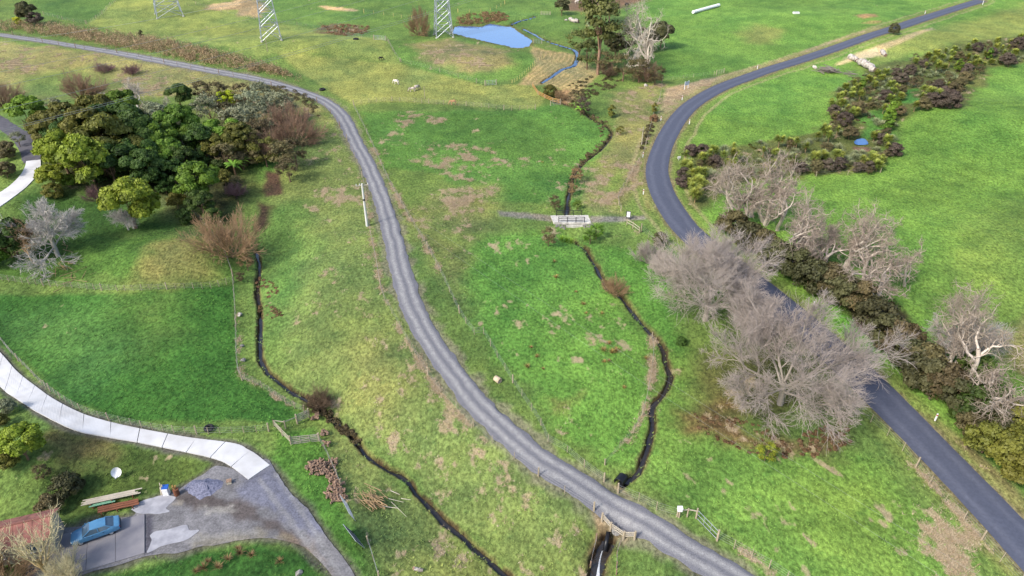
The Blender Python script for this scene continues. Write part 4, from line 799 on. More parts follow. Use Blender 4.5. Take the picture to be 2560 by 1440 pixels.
nb(562, 243, 52, 'lime', 'bright lime green bushy tree above the grey scrub')
nb(150, 372, 120, 'yellow', 'large yellow green spreading tree beside the white concrete track'); nb(218, 402, 140, 'yellow', 'largest yellow green tree in front of the native bush', i_=0) if False else nb(218, 402, 140, 'yellow', 'largest yellow green tree in front of the native bush')
nb(125, 440, 74, 'yellow', 'olive yellow tree below the large spreading tree'); nb(172, 452, 46, 'green', 'small green shrub under the yellow green trees', 'shrub')
nb(490, 452, 124, 'green', 'large round dark green tree on the fence line'); nb(500, 505, 76, 'dark', 'dark green lower tree under the large round tree')
nb(318, 500, 140, 'yellow', 'olive yellow tree with grey bare branches in its crown'); bare(322, 575, 'feather', 'lichen', 1.05, 'grey dead branches standing through the olive yellow tree', name='dead_branches', i=1)
nb(25, 590, 116, 'dark', 'dark green bushy tree at the paddock edge by the broken tree'); nb(-15, 640, 80, 'green', 'dark green shrub beside the broken tree', 'shrub')
nb(15, 375, 60, 'brown', 'brown scrub above the white concrete track', 'shrub'); nb(12, 425, 56, 'brown', 'brown scrub touching the white concrete track', 'shrub'); nb(42, 345, 40, 'grey', 'grey scrub beside the dark gravel track', 'sparse')
nb(590, 455, 44, 'brown', 'thin brown bare shrub beside the tree fern', 'sparse')
nb(615, 655, 44, 'russet', 'russet willow scrub at the head of the stream', 'sparse'); nb(600, 690, 30, 'brown', 'brown scrub beside the stream fence', 'sparse'); nb(605, 640, 30, 'yellow', 'yellowish shrub at the head of the stream', 'sparse')
bare(475, 345, 'feather', 'tan', .5, 'slim pale trunked tree at the dark edge of the bush', i=0)
bare(145, 640, 'feather', 'lichen', 2.9, 'silver grey feathery leafless tree with one straight trunk', i=0, name='lichened_tree', hs=1.05, rz=1.0)
bare(255, 505, 'brush', 'purple', .75, 'leafless purplish twiggy tree behind the silver tree', i=1)
bare(88, 660, 'gnarl', 'tan', .95, 'broken tan dead tree leaning beside the silver tree', i=2, name='broken_tree'); bare(35, 640, 'gnarl', 'tan', .7, 'smaller tan dead tree at the paddock corner', i=1, name='broken_tree')
bare(580, 640, 'brush', 'tan', 1.6, 'wide leafless tan willow at the head of the stream', i=0, name='bare_willow'); bare(735, 360, 'brush', 'red', 1.9, 'red brown leafless dome shaped tree at the bend of the gravel road', i=1, name='bare_willow')
bare(680, 395, 'brush', 'red', 1.3, 'red brown leafless tree below the dome shaped tree', i=2, name='bare_willow')
bare(590, 490, 'brush', 'purple', .6, 'purplish leafless shrub beside the large round tree', i=0, name='bare_shrub', cat='shrub')
bare(12, 268, 'brush', 'red', 1.5, 'brown leafless tree at the end of the upper paddock', i=0, name='bare_willow'); bare(207, 248, 'brush', 'red', 1.45, 'brown leafless round bush in the upper paddock', i=2, name='bare_willow')
nb(222, 225, 36, 'brown', 'dark scrub leaning on the brown round bush', 'sparse')
bare(352, 285, 'gnarl', 'white', 1.25, 'white dead tree with spreading limbs behind the native bush', i=0, name='dead_tree'); bare(415, 270, 'gnarl', 'white', .35, 'small white dead sapling behind the native bush', i=1, name='dead_tree'); bare(262, 250, 'gnarl', 'white', .4, 'small pale dead sapling by the brown round bush', i=3, name='dead_tree')
for u, v, lb in ((262, 182, 'purple brown leafless shrub nearer the brown round bush'), (331, 186, 'purple brown leafless shrub in the open upper paddock')): bare(u, v, 'brush', 'purple', .62, lb, name='bare_shrub', cat='shrub', wide=1.2)
def tree_fern(u, v, s, label):
    p = P(u, v); e = E('tree_fern', label, 'fern', p, None, RND.uniform(0, 6), s); ob('fronds', PROTO['fern'], e, (0, 0, 1.6), LF['fern']); bar('trunk', (0, 0, -.1), (0, 0, 1.65), .13, BK['brown'], e, 7); return e
tree_fern(590, 440, 1.5, 'tree fern with spreading fronds beside the large round tree'); tree_fern(1452, 290, 1.1, 'yellow green tree fern on the creek bank'); tree_fern(610, 425, 1.2, 'tree fern half hidden behind another fern')
nb(65, 28, 50, 'blackish', 'dark conifer beside the top of the gravel road', 'ever', 1.2); nb(86, 48, 46, 'purple', 'brown leafy shrub below the dark conifer', 'shrub'); nb(43, 52, 26, 'lime', 'pale yellow shrub beside the dark conifer', 'shrub'); nb(353, 86, 15, 'blackish', 'small dark shrub poking out of the gorse hedge', 'upright', foot=False)
# ------------------------------------------------------------------ house corner, bottom left
nb(48, 1105, 112, 'yellow', 'yellow green bushy tree below the concrete driveway'); nb(10, 1150, 70, 'olive', 'olive shrub under the yellow green bushy tree', 'shrub'); nb(15, 1015, 56, 'grey', 'grey green shrub against the concrete driveway', 'shrub'); nb(-5, 1050, 50, 'olive', 'olive shrub against the concrete driveway', 'shrub')
nb(165, 1215, 88, 'blackish', 'dark shrub above the timber racks', 'shrub'); nb(120, 1260, 70, 'brown', 'brown scrub beside the red roof', 'shrub'); nb(100, 1180, 50, 'brown', 'brown scrub between the bushy tree and the dark shrub', 'sparse')
bare(122, 1440, 'orchard', 'yellowlichen', 1.25, 'leafless yellow lichened tree with upswept branches in front of the house', i=0, name='bare_tree', rz=2.6, hs=1.05); bare(10, 1425, 'orchard', 'yellowlichen', 1.0, 'leafless pale tree leaning over the red roof', i=0, name='bare_tree')
bare(175, 1450, 'brush', 'yellowlichen', .7, 'low lichened twigs at the edge of the parking pad', i=2, name='bare_shrub', cat='shrub'); bare(20, 1460, 'brush', 'tan', .8, 'leafless tan scrub in front of the house', i=1, name='bare_shrub', cat='shrub')
# ------------------------------------------------------------------ middle valley shrubs
for u, v, w, lf, kd, lb in ((1492, 575, 44, 'green', 'sparse', 'dark green shrub right of the bridge wing wall'), (1476, 590, 40, 'green', 'sparse', 'leafy green shrub below the bridge wing wall'), (1372, 590, 50, 'brown', 'sparse', 'low brown scrub left of the bridge outlet'), (1650, 597, 46, 'blackish', 'shrub', 'low dark shrub beside the road fence'), (1388, 505, 40, 'brown', 'sparse', 'brown scrub beside the stream pool'), (1445, 512, 30, 'green', 'sparse', 'green scrub beside the stream pool'), (1432, 470, 34, 'russet', 'sparse', 'russet scrub lining the creek above the pool'), (1440, 435, 40, 'russet', 'sparse', 'russet scrub lining the upper creek bend'),
                        (1440, 245, 44, 'brown', 'sparse', 'brown scrub at the fern bank'), (1375, 228, 44, 'olive', 'shrub', 'olive shrub at the end of the orange timber rail'), (1460, 262, 44, 'purple', 'sparse', 'purple brown scrub beside the fern'), (1530, 278, 22, 'olive', 'upright', 'slim olive shrub in the tan rough grass'), (1637, 270, 18, 'olive', 'upright', 'slim shrub above the road marker'), (1635, 295, 26, 'russet', 'shrub', 'russet shrub beside the sealed bend'), (1615, 330, 24, 'brown', 'sparse', 'brown scrub at the timber pole'), (1552, 325, 26, 'olive', 'sparse', 'olive scrub at the creek bend')):
    nb(u, v, w, lf, lb, kd)
bare(1535, 735, 'brush', 'tan', .62, 'leafless tan shrub on the stream bank', i=0, name='bare_shrub', cat='shrub'); bare(1625, 660, 'brush', 'ash', .85, 'grey twiggy thicket beside the road fence', i=1, name='bare_shrub', cat='shrub'); bare(1660, 690, 'brush', 'ash', .8, 'grey twiggy thicket under the big grey tree', i=2, name='bare_shrub', cat='shrub')
bare(1400, 250, 'brush', 'tan', .6, 'tan leafless scrub below the straw planting', i=2, name='bare_shrub', cat='shrub')
bare(798, 1020, 'brush', 'brown', .55, 'brown bramble thicket leaning over the stream', i=0, name='bramble', cat='shrub'); bare(805, 1012, 'brush', 'brown', .4, 'smaller brown bramble over the stream', i=1, name='bramble', cat='shrub')
nb(1918, 1128, 60, 'yellow', 'yellow leafed bramble under the biggest grey tree', 'sparse')
nb(1703, 852, 34, 'dark', 'ivy clump at the foot of the big grey tree', 'shrub')
# ------------------------------------------------------------------ tall trees by the far stream
evergreen(1494, 186, 118, 'euc', 'tall eucalypt with a bare reddish trunk by the far stream', None, 'euc', 1.0, 'eucalypt', 'tree', 'red', True)
for u, v, w, lf, kd, lb in ((1448, 105, 60, 'euc', 'sparse', 'drooping olive tree left of the tall eucalypt'), (1470, 130, 60, 'euc', 'sparse', 'olive tree against the eucalypt trunk'), (1540, 110, 54, 'blackish', 'ever', 'dark tree right of the tall eucalypt'), (1575, 95, 54, 'blackish', 'sparse', 'dark sparse tree between the dead spars'), (1655, 82, 56, 'blackish', 'ever', 'dark evergreen behind the white dead tree'), (1617, 92, 50, 'blackish', 'ever', 'dark evergreen left of its darker neighbour'), (1600, 170, 50, 'brown', 'sparse', 'brown scrub at the foot of the dead trees'), (1560, 165, 54, 'brown', 'sparse', 'brown scrub between eucalypt and dead trees'), (1405, 14, 34, 'blackish', 'ever', 'dark conifer at the edge of the bare brown paddock'), (1640, 185, 40, 'brown', 'sparse', 'brown scrub at the corner of the far field'), (1510, 150, 46, 'brown', 'sparse', 'brown undergrowth at the eucalypt trunk'), (1525, 20, 50, 'euc', 'sparse', 'olive upper crown behind the tall eucalypt')):
    nb(u, v, w*1.25, lf, lb, kd)
bare(1618, 190, 'gnarl', 'white', 1.9, 'white dead tree with a forked top by the far field', i=1, name='dead_tree', rz=.3, hs=1.3); bare(1583, 150, 'dead', 'white', 1.5, 'tallest white dead spar behind the dark trees', i=1, name='dead_tree', rz=1.8); bare(1465, 80, 'dead', 'white', .5, 'small leaning white dead trunk by the stream', i=1, name='dead_tree')
bare(1614, 205, 'brush', 'red', 1.15, 'red brown twiggy bush at the foot of the white dead tree', i=0, name='bare_willow'); bare(1520, 190, 'brush', 'brown', .9, 'brown twiggy bush at the foot of the eucalypt', i=1, name='bare_willow')
bare(1048, 88, 'brush', 'tan', 1.75, 'tall egg shaped leafless tan tree by the pond pylon', i=1, name='bare_poplar', wide=.72, hs=1.1)
evergreen(2236, 72, 31, 'blackish', 'single dark round tree beside the far sealed road', None, 'shrub', 1.25, 'roadside_tree', 'tree')
# ------------------------------------------------------------------ planted swale on the right: cabbage trees, flax, dark shrubs
CG = 'cabbage trees in the planted swale'
def cabbage(u, v, sc=1.0):
    hh = RND.uniform(1.1, 2.3)*sc; p = P(u, v, hh); e = E('cabbage_tree', 'cabbage tree with a spiky yellow green head in the planted swale', 'tree', p, CG, RND.uniform(0, 6))
    n_ = RND.choice((1, 2, 3, 3)); f = hh*.55
    bar('trunk', (0, 0, -.1), (0, 0, f), .1*sc, BK['tan'], e, 6, .8)
    for q in range(n_):
        a = q*6.28/n_+RND.random(); r_ = 0 if n_ == 1 else .45*sc; t = (math.cos(a)*r_, math.sin(a)*r_, hh*RND.uniform(.85, 1.1)); s_ = RND.uniform(.85, 1.15)*sc
        if n_ > 1 or True: bar('branch', (0, 0, f*.95), t, .07*sc, BK['tan'], e, 5)
        ob('leaf_head', PROTO['head'], e, t, LF['head'], (RND.uniform(-.2, .2), RND.uniform(-.2, .2), RND.uniform(0, 6)), (s_, s_, s_)); ob('dead_skirt', PROTO['skirt'], e, t, LF['skirt'], (0, 0, RND.uniform(0, 6)), (s_, s_, s_))
    return e
CAB = K(3, 0, (780, 860), (870, 810), (870, 880), (830, 940), (930, 930), (1010, 780), (1100, 720), (1180, 710), (1080, 840), (1230, 830), (1290, 880), (750, 950), (700, 960), (760, 1010), (710, 1040), (640, 1010), (1260, 900), (1610, 550), (1690, 520), (1780, 500), (1850, 530), (1830, 590), (1700, 640), (2000, 460), (2070, 410), (2290, 400), (2440, 410), (2530, 360), (2290, 460), (2350, 470), (2000, 560), (2040, 640), (2100, 620), (2240, 610), (2330, 590), (2370, 520), (1570, 880), (1640, 910), (1560, 960), (1720, 930), (1820, 850), (1480, 1040), (870, 1100), (680, 1150), (770, 1210), (580, 1290), (620, 1340), (700, 1290), (500, 1350), (300, 1390), (120, 1390), (250, 1410), (2190, 530), (2480, 520), (1750, 560), (1660, 590), (960, 820), (1140, 770), (1050, 790), (900, 860)) \
    + K(2, 1, (1780, 220), (1790, 380), (1840, 430), (1840, 490), (1900, 270), (1910, 110), (1980, 90), (1730, 190), (1870, 350), (2020, 50), (1740, 90), (1830, 290), (2120, 100), (2230, 80)) + K(3, 1, (480, 110), (560, 110), (720, 130), (970, 160), (1050, 110), (1100, 200), (1140, 150), (60, 180), (680, 90))
for (u, v) in CAB: cabbage(u, v, RND.uniform(.95, 1.25))
FLG = 'flax clumps in the planted swale'
def flax(u, v, s):
    p = P(u, v); e = E('flax_bush', 'clump of arching grey green flax leaves in the planted swale', 'flax', p, FLG, RND.uniform(0, 6)); n_ = RND.choice((1, 2, 2))
    for q in range(n_): ob('leaf_fan', PROTO['flax'][q % 2], e, (RND.uniform(-.4, .4)*(n_-1), RND.uniform(-.4, .4)*(n_-1), -.02), LF['flax'], (0, 0, RND.uniform(0, 6)), (s, s, s*RND.uniform(.8, 1.1)))
SWALE = [[(1705, 385), (1800, 372), (1900, 357), (2060, 350), (2120, 380), (2215, 395), (2185, 430), (1960, 440), (1800, 460), (1765, 480), (1720, 440)], [(2085, 240), (2120, 205), (2190, 175), (2310, 135), (2560, 95), (2560, 155), (2460, 170), (2420, 200), (2390, 230), (2300, 220), (2230, 265), (2240, 300), (2190, 290), (2140, 330), (2075, 340)], [(2190, 300), (2240, 305), (2225, 390), (2185, 400)]]
_pr = random.Random(5)
def rand_in(px):
    a = np.array(px)
    while True:
        u = _pr.uniform(a[:, 0].min(), a[:, 0].max()); v = _pr.uniform(a[:, 1].min(), a[:, 1].max())
        if inside(np.array(u), np.array(v), px): return u, v
for px, n_ in zip(SWALE, (90, 90, 22)):
    for q in range(n_): flax(*rand_in(px), _pr.uniform(.8, 1.3))
DKG = 'dark shrubs in the planted swale'
for (u, v), w in zip(K(3, 0, (1340, 790), (1180, 960), (900, 1090), (770, 1190), (820, 1330), (1330, 900), (1550, 1040), (1650, 1000), (1760, 1010), (1850, 1010), (1850, 900), (1900, 850), (1970, 780), (2000, 690), (1910, 560), (2100, 470), (2390, 590), (2500, 440), (1690, 870), (1150, 1390), (1320, 1110), (1420, 700), (1560, 640), (2240, 520), (2420, 620), (1290, 720), (660, 1100), (1770, 920), (2540, 420), (1840, 960)) + K(2, 1, (1720, 290), (1790, 60), (1900, 60), (2030, 170), (1700, 380)) + K(3, 1, (490, 220), (600, 210), (720, 200), (1010, 230), (900, 230), (330, 240), (1270, 60)),
                     (34, 36, 42, 40, 38, 30, 38, 44, 46, 44, 40, 36, 34, 30, 26, 26, 34, 34, 36, 34, 30, 30, 26, 26, 30, 24, 30, 32, 30, 36, 34, 34, 34, 34, 34, 34, 36, 38, 34, 30, 34, 40)):
    evergreen(u, v, w*1.2, 'purple' if (u+v) % 2 < 1.2 else 'brown', 'dark purplish brown rounded shrub in the planted swale' if (u+v) % 2 < 1.2 else 'dark brown rounded shrub in the planted swale', DKG+(' purplish' if (u+v) % 2 < 1.2 else ' brown'), 'shrub', 1.0, 'swale_shrub', 'shrub')
for (u, v), w, lb in zip(K(3, 0, (1230, 1120), (1270, 1060), (1910, 650), (2220, 540), (940, 850), (1190, 1230)), (36, 30, 22, 20, 22, 30), ('fresh green shrub at the narrow neck of the swale', 'fresh green shrub beside the green clearing', 'small fresh green shrub between spiky cabbage trees', 'small fresh green shrub high up the swale', 'small fresh green shrub at the upper swale edge', 'fresh green shrub beside the small blue pool')):
    evergreen(u, v, w, 'green', lb, None, 'upright', 1.0, 'green_shrub', 'shrub')
for px, n_ in zip(SWALE, (26, 30, 8)):
    for q in range(n_):
        u, v = rand_in(px); evergreen(u, v, _pr.uniform(16, 28), 'brown', 'small brown twiggy shrub in the planted swale', 'small shrubs in the planted swale', 'sparse', 1.0, 'swale_shrub', 'shrub')
for px, n_ in zip(SWALE, (16, 16, 4)):
    for q in range(n_): u, v = rand_in(px); cabbage(u, v-8, _pr.uniform(.8, 1.1))
# ------------------------------------------------------------------ loose patches
RG = 'brown rush clumps on the valley flat'
for (u, v), s in zip(K(2, 2, (910, 630), (1000, 650), (1040, 635), (970, 565), (925, 745), (970, 740), (150, 790), (710, 170), (250, 690), (190, 600), (310, 815), (900, 260), (640, 45), (1340, 710), (1120, 1000), (740, 260)) + K(2, 1, (300, 190), (420, 1180), (440, 1340)), (1.3, 1.3, 1.4, 1.1, .9, .9, 1.1, 1.1, .9, .8, .7, .9, .7, .9, .8, .8, .9, .9, 1.2)):
    p = P(u, v); e = E('rush_clump', 'brown rush clump dotting the bright valley flat', 'rush', p, RG, RND.uniform(0, 6)); ob('stems', PROTO['rush'], e, (0, 0, -.02), LF['rush'], None, (s, s, s))
for (u, v), s in zip([(700, 1405), (570, 1400), (600, 1385), (628, 1390), (545, 1420), (510, 1422), (490, 1430), (520, 1405), (595, 1372)], (1.0, 1.2, 1.3, 1.1, 1.3, 1.4, 1.0, .9, .8)):
    p = P(u, v); e = E('rush_clump', 'dark brown rush clump in the lush grass below the yard', 'rush', p, 'rush clumps below the yard', RND.uniform(0, 6)); ob('stems', PROTO['rush'], e, (0, 0, -.02), LF['russet'], None, (s, s, s))
# gorse hedge above the gravel road: one long mass
def mass(name, px, n_, size, hgt, leaf, label, cat, seed, dense=60):
    r = np.random.RandomState(seed); pr_ = random.Random(seed); old = globals()['_pr']; globals()['_pr'] = pr_
    a = np.array([rand_in(px) for _ in range(n_)]); globals()['_pr'] = old
    x, y = P2(a[:, 0], a[:, 1]); z = hv(x, y); k = np.repeat(np.arange(n_), dense); m_ = len(k); u = unitv(r.normal(size=(m_, 3))); u[:, 2] = np.abs(u[:, 2]); rd = size*r.uniform(.6, 1.2, n_)[k]
    p = np.stack([x[k], y[k], z[k]], 1)+u*rd[:, None]*np.array([1, 1, hgt])*r.uniform(.7, 1.05, (m_, 1)); v, f, t = leaf_cards(p, unitv(u+.5*r.normal(size=(m_, 3))), .10, r, 1.4)
    return v, f, t
v_, f_, t_ = mass('gorse_hedge', [(-30, 62), (60, 58), (180, 72), (260, 84), (340, 92), (420, 106), (500, 124), (600, 147), (700, 177), (752, 203), (700, 190), (600, 174), (500, 158), (400, 138), (300, 120), (200, 101), (100, 86), (-30, 76)], 760, 1.25, 1.9, 'gorse', '', '', 3)
hd = E('gorse_hedge', 'long dry brown gorse hedge above the gravel road', 'hedge', P(380, 120)); ob('foliage', mk('gorse', v_-np.array(hd.location), f_, None, False, {'tint': ('FLOAT', t_)}), hd, mat=LF['gorse'])
for nm, px, n_, sz, hg, lf, lb in (('reed_bed', [(1137, 60), (1150, 40), (1200, 32), (1240, 30), (1272, 38), (1268, 52), (1240, 56), (1215, 58), (1195, 62), (1160, 62)], 170, .8, .9, 'russet', 'brown reed bed along the far side of the blue pond'), ('brown_rushes', [(805, 66), (850, 62), (925, 68), (915, 84), (860, 90), (810, 82)], 70, .7, .9, 'russet', 'patch of brown rushes below the far paddock'),
                                   ('creek_rushes', [(845, 1000), (865, 990), (835, 1005)], 3, .5, .8, 'brown', 'few rushes by the stream'), ('dead_bracken', [(1725, 1035), (1860, 1050), (1960, 1090), (2120, 1050), (2130, 1115), (2000, 1150), (1880, 1135), (1760, 1090)], 130, .3, .35, 'russet', 'dead red brown bracken under the biggest grey tree'), ('bracken_scrub', [(520, 215), (700, 215), (780, 240), (800, 300), (760, 260), (640, 225)], 90, .7, .8, 'brown', 'low brown bracken along the gravel road bank'),
                                   ('stream_weed', [(645, 760), (690, 770), (715, 790), (700, 800), (650, 800)], 26, .35, .5, 'russet', 'reddish dead weed heap beside the stream'), ('bank_rushes', [(755, 985), (800, 1003), (850, 1045), (905, 1105), (890, 1112), (835, 1065), (770, 1015)], 46, .32, .6, 'brown', 'brown rushes hanging over the lower stream'), ('bank_litter', [(640, 690), (690, 705), (700, 740), (660, 760), (645, 730)], 24, .35, .5, 'russet', 'russet dead weeds beside the upper stream'), ('creek_scrub', [(1380, 245), (1450, 262), (1525, 310), (1530, 345), (1450, 420), (1425, 480), (1418, 470), (1440, 410), (1505, 350), (1490, 310), (1440, 275)], 75, .4, .6, 'brown', 'low brown scrub lining the upper creek'), ('bend_scrub', [(1600, 380), (1625, 345), (1645, 290), (1640, 270), (1625, 300), (1605, 350)], 40, .5, .8, 'brown', 'low scrub inside the sealed bend'), ('orchard_scrub', [(1420, 215), (1470, 195), (1520, 180), (1560, 205), (1500, 235), (1450, 260)], 70, .6, .7, 'brown', 'low scrub below the tall eucalypt'), ('swale_litter', SWALE[0], 90, .45, .5, 'olive', 'dead leaf litter under the lower swale planting'), ('swale_sedge', SWALE[1], 140, .5, .6, 'brown', 'low brown sedge under the upper swale planting')):
    if n_ < 10: continue
    v_, f_, t_ = mass(nm, px, n_, sz, hg, lf, lb, '', len(nm)+n_); o = ob(nm, mk(nm, v_, f_, None, False, {'tint': ('FLOAT', t_)}), mat=LF[lf]); tag(o, lb, 'scrub', None, 'stuff')
# ================================================================== BUILT THINGS
_S = S
def S(r, g, b): return tuple(min(.8, c*1.6) for c in _S(r, g, b))
m_post = M('weathered_post', S(186, 172, 148), .9, S(142, 128, 108), 2.5, .4, .2); m_rail = M('weathered_rail', S(196, 186, 168), .9, S(150, 140, 124), 3, .4, .2); m_new = M('orange_timber', S(196, 150, 92), .85, S(168, 126, 76), 3, .3); m_wire = M('fence_wire', S(170, 172, 172), .5, None, 3, .2, metal=.6)
m_steel = M('galvanised_steel', S(190, 196, 202), .45, S(160, 166, 174), 2, .2, metal=.5); m_white = M('white_paint', S(240, 240, 240), .6, S(220, 220, 220), 3, .1); m_black = M('black_paint', S(38, 38, 42), .5, None, 3, .2); m_pole = M('pole_concrete', S(222, 222, 216), .8, S(196, 196, 190), 2, .2)
m_wc = M('weathered_concrete', S(214, 210, 200), .85, S(170, 166, 158), 1.4, .3, .2, bscale=8); m_stone = M('rock', S(150, 146, 140), .9, S(104, 102, 100), 3, .5, .4); m_rust = M('rusty_steel', S(134, 84, 60), .9, S(96, 60, 44), 3, .4); m_wood = M('split_wood', S(166, 138, 116), .9, S(98, 78, 66), 2.2, .5, .2); m_log = M('silver_log', S(206, 198, 188), .9, S(140, 130, 120), 2, .4, .3); m_tyre = M('tyre_rubber', S(34, 34, 38), .8, None, 3, .2)
m_pipe = M('black_plastic_pipe', S(30, 31, 36), .35, None, 3, .2); m_yel = M('yellow_post', S(214, 196, 128), .9, S(180, 160, 100), 3, .2)
def fence(name, label, px, spacing, ph=1.15, pr=.055, mat=None, wires=4, strain=8, group=None, exact=False, batten=True, wr=.009):
    if exact: q = np.array(PL(px)); 
    else: q = spline(PL(px), spacing)
    z = hf(q[:, 0], q[:, 1]); e = E(name, label, 'fence', (float(q[0, 0]), float(q[0, 1]), float(z[0])), group); o0 = Vector(e.location); tops = []
    rr = random.Random(len(px)*31+len(q))
    for i in range(len(q)):
        big_ = i % strain == 0 or i == len(q)-1; h_ = ph*(1.12 if big_ else rr.uniform(.92, 1.04)); r_ = pr*(1.7 if big_ else (1.0 if not batten or i % 3 == 0 else .62))
        p = Vector((float(q[i, 0]), float(q[i, 1]), float(z[i]))); t = p+Vector((rr.uniform(-.05, .05), rr.uniform(-.05, .05), h_)); bar('strainer_post' if big_ else 'post', p-Vector((0, 0, .15)), t, r_, mat or m_post, e, 6, .92, o0); tops.append((p, h_))
    for w in range(wires):
        f_ = (w+1)/wires*.93; pts = np.array([[(p.x-o0.x), (p.y-o0.y), (p.z-o0.z)+ph*f_] for p, _ in tops]); ob('wire', tubes([(pts[None], np.full((1, len(pts)), wr), 3)], 'wire'), e, mat=m_wire)
    return e
fence('batten_fence', 'batten and wire fence along the top of the dark green paddock', [(-30, 697), (0, 700), (90, 712), (200, 722), (330, 728), (500, 722), (585, 705)], 1.25)
fence('wire_fence', 'wire fence down the stream side of the dark green paddock', [(582, 690), (590, 790), (598, 935), (640, 960), (680, 985), (720, 1012), (762, 1032)], 1.6)
fence('batten_fence', 'batten fence between the concrete driveway and the dark green paddock', [(-20, 820), (25, 880), (70, 925), (115, 970), (175, 1012), (240, 1042), (305, 1058), (400, 1077), (480, 1085), (600, 1084), (672, 1078)], 1.35)
fence('roadside_fence', 'fence along the hillside edge of the gravel road below the power pole', [(868, 350), (890, 400), (912, 470), (926, 580), (942, 660), (955, 735)] + K(1, 2, (1330, 200), (1500, 510), (1720, 880), (1810, 1010)) + K(1, 3, (2340, 90)) + K(2, 3, (250, 430), (535, 615), (820, 790)), 3.6, 1.25, .06, None, 3, 6)
fence('boundary_fence', 'wire fence on the flat beside the gravel road from paddock to culvert pipe', [(886, 270), (925, 350), (968, 445), (1020, 540), (1065, 615), (1110, 700), (1150, 785), (1190, 840)] + K(1, 2, (2260, 440), (2410, 690), (2520, 870)) + K(2, 2, (30, 990), (140, 1150), (290, 1380)) + K(2, 3, (370, 110), (600, 240), (780, 410), (920, 500)), 2.7, 1.25, .055, None, 4, 7)
fence('boundary_fence', 'short wire fence between the black culvert pipe and the timber pen', K(2, 3, (1060, 610), (1190, 660), (1310, 720), (1370, 790), (1560, 780), (1650, 850)), 2.0, 1.35, .06, None, 4, 3)
fence('boundary_fence', 'wire fence from the steel gate along the gravel road', K(2, 3, (2050, 1075), (2120, 1110), (2215, 1165), (2300, 1215), (2400, 1270), (2500, 1320)) + [(1952, 1440), (2010, 1480)], 1.7, 1.35, .06, None, 4, 5)
fence('boundary_fence', 'wire fence between the sealed road and the flat under the big grey trees', [(1603, 578), (1660, 628), (1740, 700), (1850, 790), (2000, 920), (2100, 1000), (2170, 1050), (2240, 1110), (2300, 1180)] + K(3, 3, (1640, 560), (1780, 720), (1920, 850), (2060, 1000), (2130, 1080), (2220, 1180), (2300, 1270), (2370, 1345), (2450, 1430)) + [(2590, 1520)], 2.4, 1.35, .055, None, 4, 4)
fence('creek_fence', 'old pale fence between the creek and the sealed bend', [(1655, 205), (1650, 245), (1635, 285), (1618, 350), (1606, 390), (1580, 432), (1556, 475), (1545, 500), (1552, 530)], 2.6, 1.2, .05, None, 3, 6)
fence('paddock_fence', 'batten fence along the near side of the horse paddock', [(884, 262), (940, 255), (1000, 254), (1060, 258), (1130, 264), (1200, 268), (1270, 275), (1338, 274)], 2.0, 1.2, .055, None, 4, 5)
fence('paddock_fence', 'wire fence behind the horse paddock', [(1003, 157), (1060, 170), (1130, 190), (1200, 210), (1215, 214)], 3.4, 1.2, .05, None, 3, 4)
fence('paddock_fence', 'wire fence running up from the horse paddock to the pylon gate', [(1000, 155), (985, 132), (968, 102)], 2.4, 1.2, .05, None, 4, 4)
fence('hill_fence', 'fence over the crest from the first pylon to the pylon gate', [(490, 12), (552, 31), (585, 37), (640, 50), (727, 62), (777, 69), (840, 84), (890, 93), (934, 97)], 4.0, 1.2, .05, None, 3, 5)
fence('hill_fence', 'fence at the corner of the far green paddock above the gorse hedge', K(0, 0, (440, 150), (560, 180), (680, 210), (780, 225), (860, 240)), 3.2, 1.25, .06, None, 4, 4)
fence('hill_fence', 'fence climbing from the gorse hedge towards the far green paddock', K(0, 0, (870, 240), (930, 215), (990, 170), (1040, 130), (1105, 60), (1170, 5)), 2.6, 1.25, .06, None, 4, 3)
fence('track_fence', 'post and wire fence along the upper gravel road', K(0, 0, (130, 350), (300, 388), (480, 435), (660, 462), (830, 490), (1040, 510), (1240, 548), (1430, 588), (1640, 632), (1830, 672), (2010, 705), (2180, 740), (2350, 770), (2510, 800)) + K(1, 0, (200, 880), (415, 945), (640, 1040), (760, 1150), (840, 1270)), 5.0, 1.3, .06, m_wood, 3, 4)
fence('marker_fence', 'yellow post fence below the far paddock', K(1, 0, (1080, 130), (1170, 140), (1260, 150), (1330, 158), (1400, 168), (1465, 183)) + [(1030, 48)], 4.0, 1.3, .07, m_yel, 2, 99, None, False, False)
fence('marker_fence', 'yellow post fence behind the reed bed', K(1, 0, (2020, 125), (2090, 128), (2160, 122), (2230, 118), (2295, 120), (2400, 90)) + [(1262, 10)], 4.0, 1.3, .07, m_yel, 2, 99, None, False, False)
fence('planting_fence', 'yellow post fence beside the straw mulched planting', K(2, 0, (0, 838), (80, 780), (160, 710), (230, 640), (320, 575)), 1.8, 1.1, .05, m_yel, 2, 99, None, False, False)
fence('stream_fence', 'sagging wire fence beside the middle stream', [(1630, 840), (1634, 880), (1630, 920), (1621, 975), (1608, 1030), (1590, 1070), (1575, 1095), (1540, 1130), (1512, 1165)], 3.2, 1.0, .045, None, 3, 5)
fence('bush_fence', 'batten fence along the foot of the native bush', [(400, 425), (440, 480), (480, 530), (525, 580), (560, 630), (583, 690)], 1.6, 1.15, .05, m_wood, 4, 6)
fence('field_fence', 'fence along the far field by the sealed road', [(1655, 203), (1700, 198), (1740, 193), (1785, 188)], 3.0, 1.1, .05, None, 3, 5)
fence('yard_fence', 'wire fence from the timber gate down to the firewood', K(1, 3, (630, 90), (660, 130), (700, 200), (730, 270), (760, 340), (800, 430), (850, 550)), 1.5, 1.15, .05, None, 4, 4)
fence('yard_fence', 'wire fence below the steel mesh gate', K(1, 3, (1125, 1120), (1160, 1230), (1200, 1360), (1230, 1470)), 2.0, 1.1, .05, None, 4, 3)
